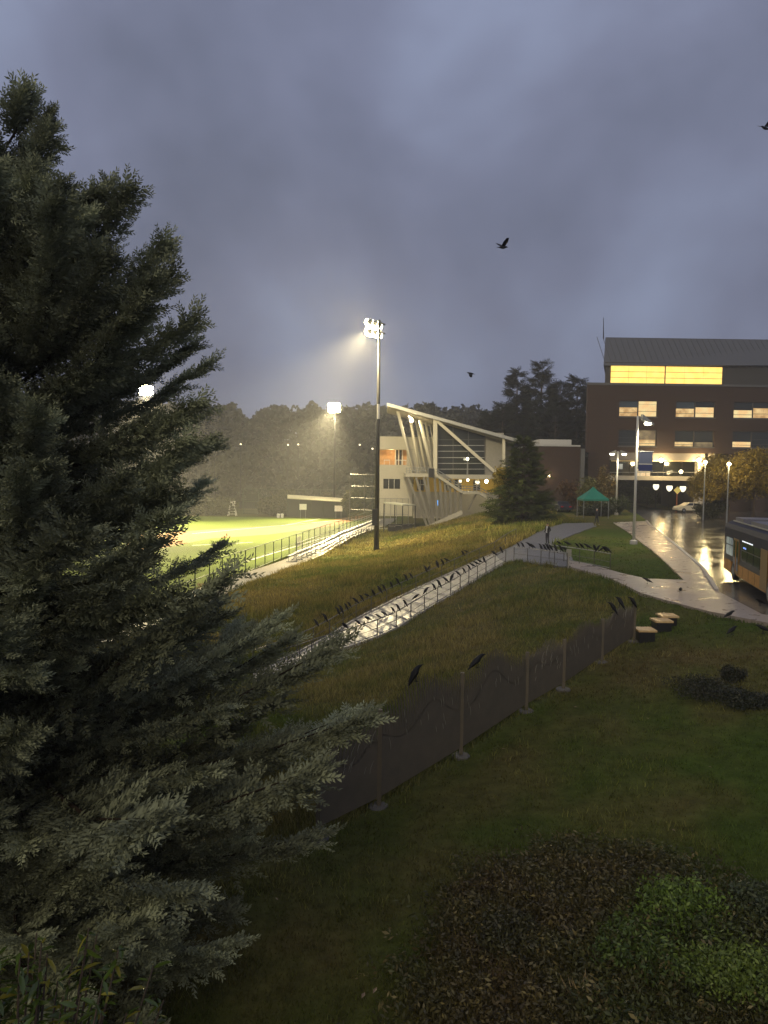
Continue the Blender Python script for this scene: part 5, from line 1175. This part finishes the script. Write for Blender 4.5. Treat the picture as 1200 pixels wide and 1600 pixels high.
for i in range(len(FENCE) - 1):
    a_, b_ = FENCE[i], FENCE[i+1]; ta, tb = tops[i], tops[i+1]
    lenp = (Vector((b_.x, b_.y, 0)) - Vector((a_.x, a_.y, 0))).length; dx = (b_ - a_); dx.z = 0; dx.normalize(); nrm = Vector((-dx.y, dx.x, 0))
    za0, zb0 = a_.z + .22, b_.z + .22; n_ = max(8, int(lenp / .095)); lean = random.choice([.12, .2, -.1, .16]); amp = bumps[i][1]
    m = MB(); slots = MB()
    def zt(u): return (ta.z * (1 - u) + tb.z * u) - .05 + amp * math.sin(math.pi * min(1, max(0, u * 1.25 - .1))) ** 2 + bumps[i][0]
    def zb(u): return za0 * (1 - u) + zb0 * u
    body = []
    for k in range(n_ + 1):
        u = k / n_; body.append(u)
    p0 = lambda u, z, o=0: a_.lerp(b_, u).xy.to_3d() * 1.0 + Vector((0, 0, z)) + nrm * o
    # solid lower sheet
    frac = .62
    for k in range(n_):
        u0_, u1_ = k / n_, (k + 1) / n_
        z00, z01 = zb(u0_), zb(u1_); f0 = frac + .10 * math.sin(u0_ * 9 + i * 2); f1 = frac + .10 * math.sin(u1_ * 9 + i * 2)
        t0z = z00 + (zt(u0_) - z00) * f0; t1z = z01 + (zt(u1_) - z01) * f1
        m.prism([p0(u0_, z00), p0(u1_, z01), p0(u1_, t1z), p0(u0_, t0z)], nrm * .012)
        # one leaning cut blade rising from the sheet
        ht = zt((u0_ + u1_) / 2) * 1.0 + random.uniform(-.05, .03) + .035 * math.sin(k * 1.9); du = .010 / 1; w_ = (u1_ - u0_) * .44
        uc = (u0_ + u1_) / 2; seg = 4; L_ = []; Rr = []
        zb_ = min(t0z, t1z) - .02
        for s in range(seg + 1):
            q = s / seg; us = uc + lean / max(lenp, .5) * q * q * (ht - zb_) * 1.4; ww = w_ * (1 - q ** 2.2) + .0006; zz = zb_ + (ht - zb_) * q
            L_.append(p0(us - ww, zz)); Rr.append(p0(us + ww, zz))
        m.prism(L_ + Rr[::-1], nrm * .012)
    pn = m.build('panel', M_corten, sf)
    # pale curved slivers painted for lit grass showing through cuts in the sheet
    for k in range(14 if i < 5 else 7):
        u = random.uniform(.06, .88); z = zb(u) + (zt(u) - zb(u)) * random.uniform(.34, .72); l_ = random.uniform(.10, .30); pts_ = []
        for q in range(5):
            v = q / 4; pts_.append(p0(min(.98, u + lean * l_ / lenp * 2.2 * v * v), z + l_ * v, -.004))
        mk = MB(); L2 = [p_ - dx * .008 * math.sin(math.pi * min(.97, max(.06, q / 4))) for q, p_ in enumerate(pts_)]; R2_ = [p_ + dx * .008 * math.sin(math.pi * min(.97, max(.06, q / 4))) for q, p_ in enumerate(pts_)]
        mk.prism(L2 + R2_[::-1], nrm * -.006); mk.build('cut_mark', M_slit, pn)
# crows on the screen fence
def fence_top(px):
    for i in range(len(tops) - 1):
        x0_, x1_ = proj(tops[i])[0], proj(tops[i+1])[0]
        if x0_ <= px <= x1_:
            u = (px - x0_) / (x1_ - x0_); return tops[i].lerp(tops[i+1], u) + Vector((0, 0, -.05 + bumps[i][0] + bumps[i][1] * math.sin(math.pi * min(1, max(0, u * 1.25 - .1))) ** 2))
for x, lb, f in ((643, 'large crow perched on the screen fence panel close to the cedar', 30), (742, 'large crow perched on the tall middle panel of the screen fence', 25), (957, 'upright crow of the pair at the far screen fence panel', 160), (968, 'leaning crow of the pair at the far screen fence panel', 150), (989, 'lone crow on the end post of the screen fence', 170)):
    p = fence_top(x); crow('p' if x != 742 else 'q', (p if p else tops[-1]) + Vector((0, 0, ZF - .04)), R(f), lb, None, 1.02)

# ------------------------------------------------------------------ seat blocks on the lawn
for (x, y, lb) in ((1007, 1001, 'dark seat block with wet wooden top closest to the screen fence'), (1033, 986, 'dark seat block with wet wooden top, middle of three'), (1042, 978, 'dark seat block with wet wooden top closest to the pavement')):
    c = G(x, y); t = thing('seat_block', lb, 'seat', c, 'seat blocks at the fence end')
    m = MB(); m.box((c.x - .28, c.y - .28, c.z - .05), (c.x + .28, c.y + .28, c.z + .38)); bo = m.build('base', M_dark, t)
    for k in range(3):
        m = MB(); y0_ = c.y - .33 + k * .225; m.box((c.x - .34, y0_, c.z + .38), (c.x + .34, y0_ + .205, c.z + .45)); m.build('plank', mat('wood_glow_tint', (.50, .35, .18), .2, var=.2, scale=5, spec=.8), t)  # pale plank colour stands in for lamps reflected in the wet tops

# ------------------------------------------------------------------ grass blades
def hardmask(x, y, extra=()):
    hm = np.zeros(len(x), bool)
    for p in HARD + list(extra): hm |= inpoly(x, y, p)
    return hm
def blades(name, label, n, ymin, ymax, pw, keep, hgt, wid, per, seed, tint, xlim=0.62, yfade=True):
    r = np.random.default_rng(seed); q = r.uniform(0, 1, n)
    y = (ymin ** (1 - pw) + q * (ymax ** (1 - pw) - ymin ** (1 - pw))) ** (1 / (1 - pw))
    x = r.uniform(-1, 1, n) * (xlim * y + 3)
    k = keep(x, y) & ~hardmask(x, y); x = x[k]; y = y[k]; n = len(x)
    z = softz(x, y, H(x, y)); dr_ = dryness(x, y)
    X = np.repeat(x, per) + r.normal(0, .05, n * per) * (1 + np.repeat(y, per) / 30); Y = np.repeat(y, per) + r.normal(0, .05, n * per) * (1 + np.repeat(y, per) / 30); Z_ = np.repeat(z, per) - .03; D_ = np.repeat(dr_, per); n = len(X)
    hh = hgt(X, Y) * r.uniform(.5, 1.3, n); w = wid * (0.6 + Y / 22.0) * r.uniform(.7, 1.3, n); a = r.uniform(0, 6.283, n); b = r.uniform(0, 6.283, n); ln = r.uniform(.15, .8, n) * hh
    V = np.empty((n, 3, 3)); V[:, 0] = np.stack([X - np.cos(a) * w, Y - np.sin(a) * w, Z_], -1); V[:, 1] = np.stack([X + np.cos(a) * w, Y + np.sin(a) * w, Z_], -1); V[:, 2] = np.stack([X + np.cos(b) * ln, Y + np.sin(b) * ln, Z_ + hh], -1)
    dd = np.clip(D_ + r.normal(0, .12, n), 0, 1)[:, None]; sw_ = STRAW if name != 'lawn_grass' else np.array([.085, .060, .022]); C_ = (GREEN * (1 - dd) + sw_ * dd) * r.uniform(.45, 1.6, (n, 1)) * np.array(tint)
    C_ = np.repeat(C_[:, None], 3, 1); C_[:, 2] *= 1.25
    o = npmesh(name, V.reshape(-1, 3), np.arange(n * 3).reshape(-1, 3), M_grass, C_.reshape(-1, 3)); tag(o, label, 'grass', kind='stuff'); STATS.append((name, n)); return o
nolawn = lambda x, y: ~inpoly(x, y, MOUND)
blades('lawn_grass', 'short damp lawn grass with brown patches beside the screen fence', 140000, 8, 62, 1.6, lambda x, y: (nolawn(x, y) | (wob(x, y, 1.3, 41) > .25)) & ~fence_side(x, y) & ((x > -4) | (y < 26)) & ((y < 40) | (x > 11)), lambda x, y: .07 + .03 * (y > 20), .009, 3, 101, (1, 1, 1), .68)
blades('bank_grass', 'uncut brownish grass on the bank between screen fence and ramp', 70000, 13, 62, 1.5, lambda x, y: fence_side(x, y), lambda x, y: .16 + .12 * (wob(x, y, .6, 9) > 0), .008, 4, 102, (1, .96, .9), .45)
def slope_keep(x, y):
    return (y > 33) & (x < 22) & (y < 112) & ~fence_side(x, y) & ~inpoly(x, y, LAWN3) & ((x < 11) | (y > 58)) & ((x < 15) | (y > 66))
blades('slope_grass', 'long yellowing grass on the floodlit slope above the playing field', 95000, 33, 112, .9, slope_keep, lambda x, y: .22 + .18 * (wob(x, y, .4, 13) > .1), .008, 4, 103, (1.1, 1, .8), .34)
def straw_keep(x, y):
    px_ = 600 + FPX * x / y; return (y > 58) & (y < 84) & (px_ > 730) & (px_ < 880)
blades('straw_grass', 'tall pale straw grass along the path below the spruce', 9000, 58, 84, .5, lambda x, y: straw_keep(x, y) & (np.abs(H(x, y) - 3.2) < .5), lambda x, y: .5 + 0 * x, .010, 4, 104, (2.0, 1.8, 1.6), .3)

blades('bed_grass', 'thin pale grass stems standing in the heath bed', 9000, 7, 18, .6, lambda x, y: inpoly(x, y, MOUND), lambda x, y: .24 + 0 * x, .004, 3, 105, (1.3, 1.2, 1.0), .75)
blades('lawn_tufts', 'longer scattered tufts standing out of the lawn', 16000, 8, 40, 1.5, lambda x, y: nolawn(x, y) & ~fence_side(x, y) & (wob(x, y, .9, 51) > .15) & ((x > -4) | (y < 26)), lambda x, y: .14 + 0 * x, .006, 6, 106, (1.1, 1.1, 1.0), .68)
# ------------------------------------------------------------------ planted mound at the lawn edge
r = np.random.default_rng(77); xs_ = r.uniform(-1, 12, 60000); ys_ = r.uniform(6, 17, 60000); k = inpoly(xs_ + .5 * wob(xs_, ys_, 2.2, 31) + r.normal(0, .38, 60000), ys_ + .4 * wob(xs_, ys_, 2.0, 32) + r.normal(0, .38, 60000), MOUND); xs_, ys_ = xs_[k][:9500], ys_[k][:9500]
zz = softz(xs_, ys_, H(xs_, ys_)); f = wob(xs_, ys_, .9, 6)
ca = np.array([.080, .054, .024]); cb_ = np.array([.060, .080, .018]); cc_ = np.array([.16, .13, .05])
kk = np.clip(.5 + .6 * f, 0, 1)[:, None]; C0 = ca * (1 - kk) + cb_ * kk; hi = (r.random(len(xs_)) < .13)[:, None]; C0 = np.where(hi, cc_, C0) * r.uniform(.5, 1.3, (len(xs_), 1))
P0 = np.stack([xs_, ys_, zz + r.uniform(.0, .20, len(xs_)) * (1 + .6 * f)], -1); Dn = randdir(len(xs_), r); Dn[:, 2] = np.abs(Dn[:, 2]) + .6
V, F, C_ = scatter(proto_clump(11, .75, .42, 19, .4), P0, Dn, randdir(len(xs_), r), r.uniform(.04, .26, len(xs_)), C0)
tag(npmesh('ground_cover', V, F, M_leaf, C_), 'dark reddish heath ground cover on the raised bed', 'ground cover', kind='stuff')
for (x, y, rx, rz, lb, sd, co) in ((1060, 1440, .85, .26, 'pale green leafy shrub crowning the raised bed', 81, ((.15, .22, .035), (.08, .13, .02))), (1150, 1545, .75, .26, 'pale green leafy shrub at the bed corner by the tan stone', 82, ((.16, .21, .04), (.08, .12, .02))), 
        (1000, 1500, .7, .18, 'low dull green shrub among heath', 84, ((.09, .13, .025), (.05, .08, .016))), (800, 1480, .6, .16, 'low olive shrub at the lawn side of the heath bed', 85, ((.06, .06, .02), (.04, .035, .014))), (1195, 1440, .55, .24, 'grey-green shrub beside the tan stone', 86, ((.07, .09, .04), (.04, .05, .02))),
        (1100, 1072, 1.15, .20, 'dark low juniper mound on the open lawn', 87, ((.022, .03, .012), (.035, .03, .014))), (1165, 1088, .8, .15, 'flat dark juniper next to the bigger juniper mound', 88, ((.022, .03, .012), (.03, .03, .014))), (1145, 1052, .35, .22, 'upright dark shrub behind the juniper mound', 89, ((.02, .026, .01), (.03, .028, .012)))):
    c = G(x, y + 12); broadleaf('shrub', lb, (c.x, c.y, c.z), 1, rx, rz, rz * .8 + (.12 if y > 1300 else .02), 720, .062, co, sd, None, 16, 'shrub', clump=7, stems=3, spread=.12)
c = G(910, 1585); t = thing('grass_tuft', 'tuft of straw-coloured grass in the heath bed', 'grass tuft', c); rt = random.Random(8); m = MB()
for k in range(170):
    a_ = rt.uniform(0, 6.28); l_ = rt.uniform(.15, .38); b0 = c + Vector((rt.gauss(0, .07), rt.gauss(0, .07), .02)); e = b0 + Vector((math.cos(a_) * l_ * .7, math.sin(a_) * l_ * .7, l_)); pr = Vector((-math.sin(a_), math.cos(a_), 0)) * .006; md = b0.lerp(e, .55) + Vector((0, 0, l_ * .16)); m.add([b0 - pr, b0 + pr, md + pr, e, md - pr], [(0, 1, 2, 3, 4)])
tf = m.build('blades', mat('straw_blade', (.26, .18, .07), .6, var=.3, scale=9), t); tf['kind'] = 'stuff'
c = G(1195, 1425); m = MB(); rs = random.Random(3)
m.rings([(c + Vector((0, 0, z_)), (a_ * .34, .03, 0), (0, a_ * .26, 0)) for z_, a_ in ((-.1, .9), (.1, 1.0), (.2, .86), (.27, .5))], 9); tag(m.build('rock', mat('tan_stone', (.24, .15, .08), .7, var=.25, scale=6, bump=.5), origin=c), 'tan stone at the edge of the raised heath bed', 'rock')
# fallen litter on the lawn
rl = random.Random(5)
for k in range(24):
    x, y = rl.uniform(430, 1190), rl.uniform(1040, 1590); c = G(x, y); m = MB(); a_ = rl.uniform(0, 6.28); l_ = rl.uniform(.04, .07); dx_ = Vector((math.cos(a_), math.sin(a_), 0)); dy_ = Vector((-dx_.y, dx_.x, 0))
    m.add([c + dx_ * -l_, c + dy_ * l_ * .4 + Vector((0, 0, .012)), c + dx_ * l_, c - dy_ * l_ * .4 + Vector((0, 0, .008))], [(0, 1, 2, 3)]); o = m.build('fallen_leaf', mat('leaf_tan', (.16, .10, .05), .4), origin=c); o.location.z += .09
    tag(o, 'small fallen tan leaf lying on the lawn', 'leaf', 'fallen leaves on the lawn')

# ------------------------------------------------------------------ broadleaf shrub at the window foot
def laurel():
    r = np.random.default_rng(91); c = Vector((-3.05, 5.6, 0)); zb = h(c.x, c.y); t = thing('laurel_shrub', 'glossy long-leaved laurel shrub growing under the cedar', 'shrub', (c.x, c.y, zb))
    st = MB(); P = []; D_ = []; S_ = []; C_ = []
    for k in range(70):
        a_ = r.uniform(0, 6.283); rr = r.uniform(.1, 1.55); hh = (3.0 - .28 * rr * rr) * r.uniform(.78, 1.02)
        p0 = Vector((c.x + .2 * math.cos(a_), c.y + .2 * math.sin(a_), zb)); p1 = Vector((c.x + rr * math.cos(a_) * .7, c.y + rr * math.sin(a_) * .7, zb + hh * .55)); p2 = Vector((c.x + rr * math.cos(a_), c.y + rr * math.sin(a_), zb + hh))
        st.tube([p0, p1, p2], [.025, .015, .006], 5, cap=False)
        for j in range(34):
            u = .35 + .65 * (j + r.uniform(0, 1)) / 34; q = p0.lerp(p1, u * 2) if u < .5 else p1.lerp(p2, u * 2 - 1); b = r.uniform(0, 6.283)
            P.append(np.array(q)); D_.append(np.array([math.cos(b), math.sin(b), r.uniform(-.7, .6)])); S_.append(r.uniform(.09, .19)); C_.append((np.array([.055, .085, .014]) if r.random() < .8 else np.array([.22, .20, .03])) * r.uniform(.6, 1.4))
    # leaf: folded blade, 6 faces, slightly bent
    Vp = np.array([(0, 0, 0), (.3, .13, .03), (.3, 0, .0), (.3, -.13, .03), (.7, .11, -.02), (.7, 0, -.05), (.7, -.11, -.02), (1, 0, -.16)]); Fp = np.array([(0, 2, 1), (0, 3, 2), (1, 2, 5), (1, 5, 4), (2, 3, 6), (2, 6, 5), (4, 5, 7), (5, 6, 7)])
    P = np.array(P); V, F, C2 = scatter((Vp, Fp), P, np.array(D_), np.tile([[0, 0, 1.]], (len(P), 1)) + r.normal(0, .4, (len(P), 3)), np.array(S_), np.array(C_))
    st.build('stems', M_bark, t); npmesh('leaves', V, F, M_gloss, C2, t, origin=(c.x, c.y, zb))
laurel()

# ------------------------------------------------------------------ rain haze
m = MB(); m.box((-810, -20, -4.0), (810, 425, 44)); hz = m.build('haze', mat('haze_air', (1, 1, 1)))
hm = MATS['haze_air']; t = hm.node_tree; t.nodes.clear(); o_ = N(t, 'ShaderNodeOutputMaterial'); v_ = N(t, 'ShaderNodeVolumePrincipled'); v_.inputs['Color'].default_value = (.93, .94, .96, 1); v_.inputs['Density'].default_value = 0.0008; v_.inputs['Anisotropy'].default_value = 0.25
t.links.new(v_.outputs[0], o_.inputs['Volume']); tag(hz, 'thin rainy haze glowing under the floodlights', 'haze', kind='stuff')
for o in bpy.data.objects:
    if '_o' in o: del o['_o']
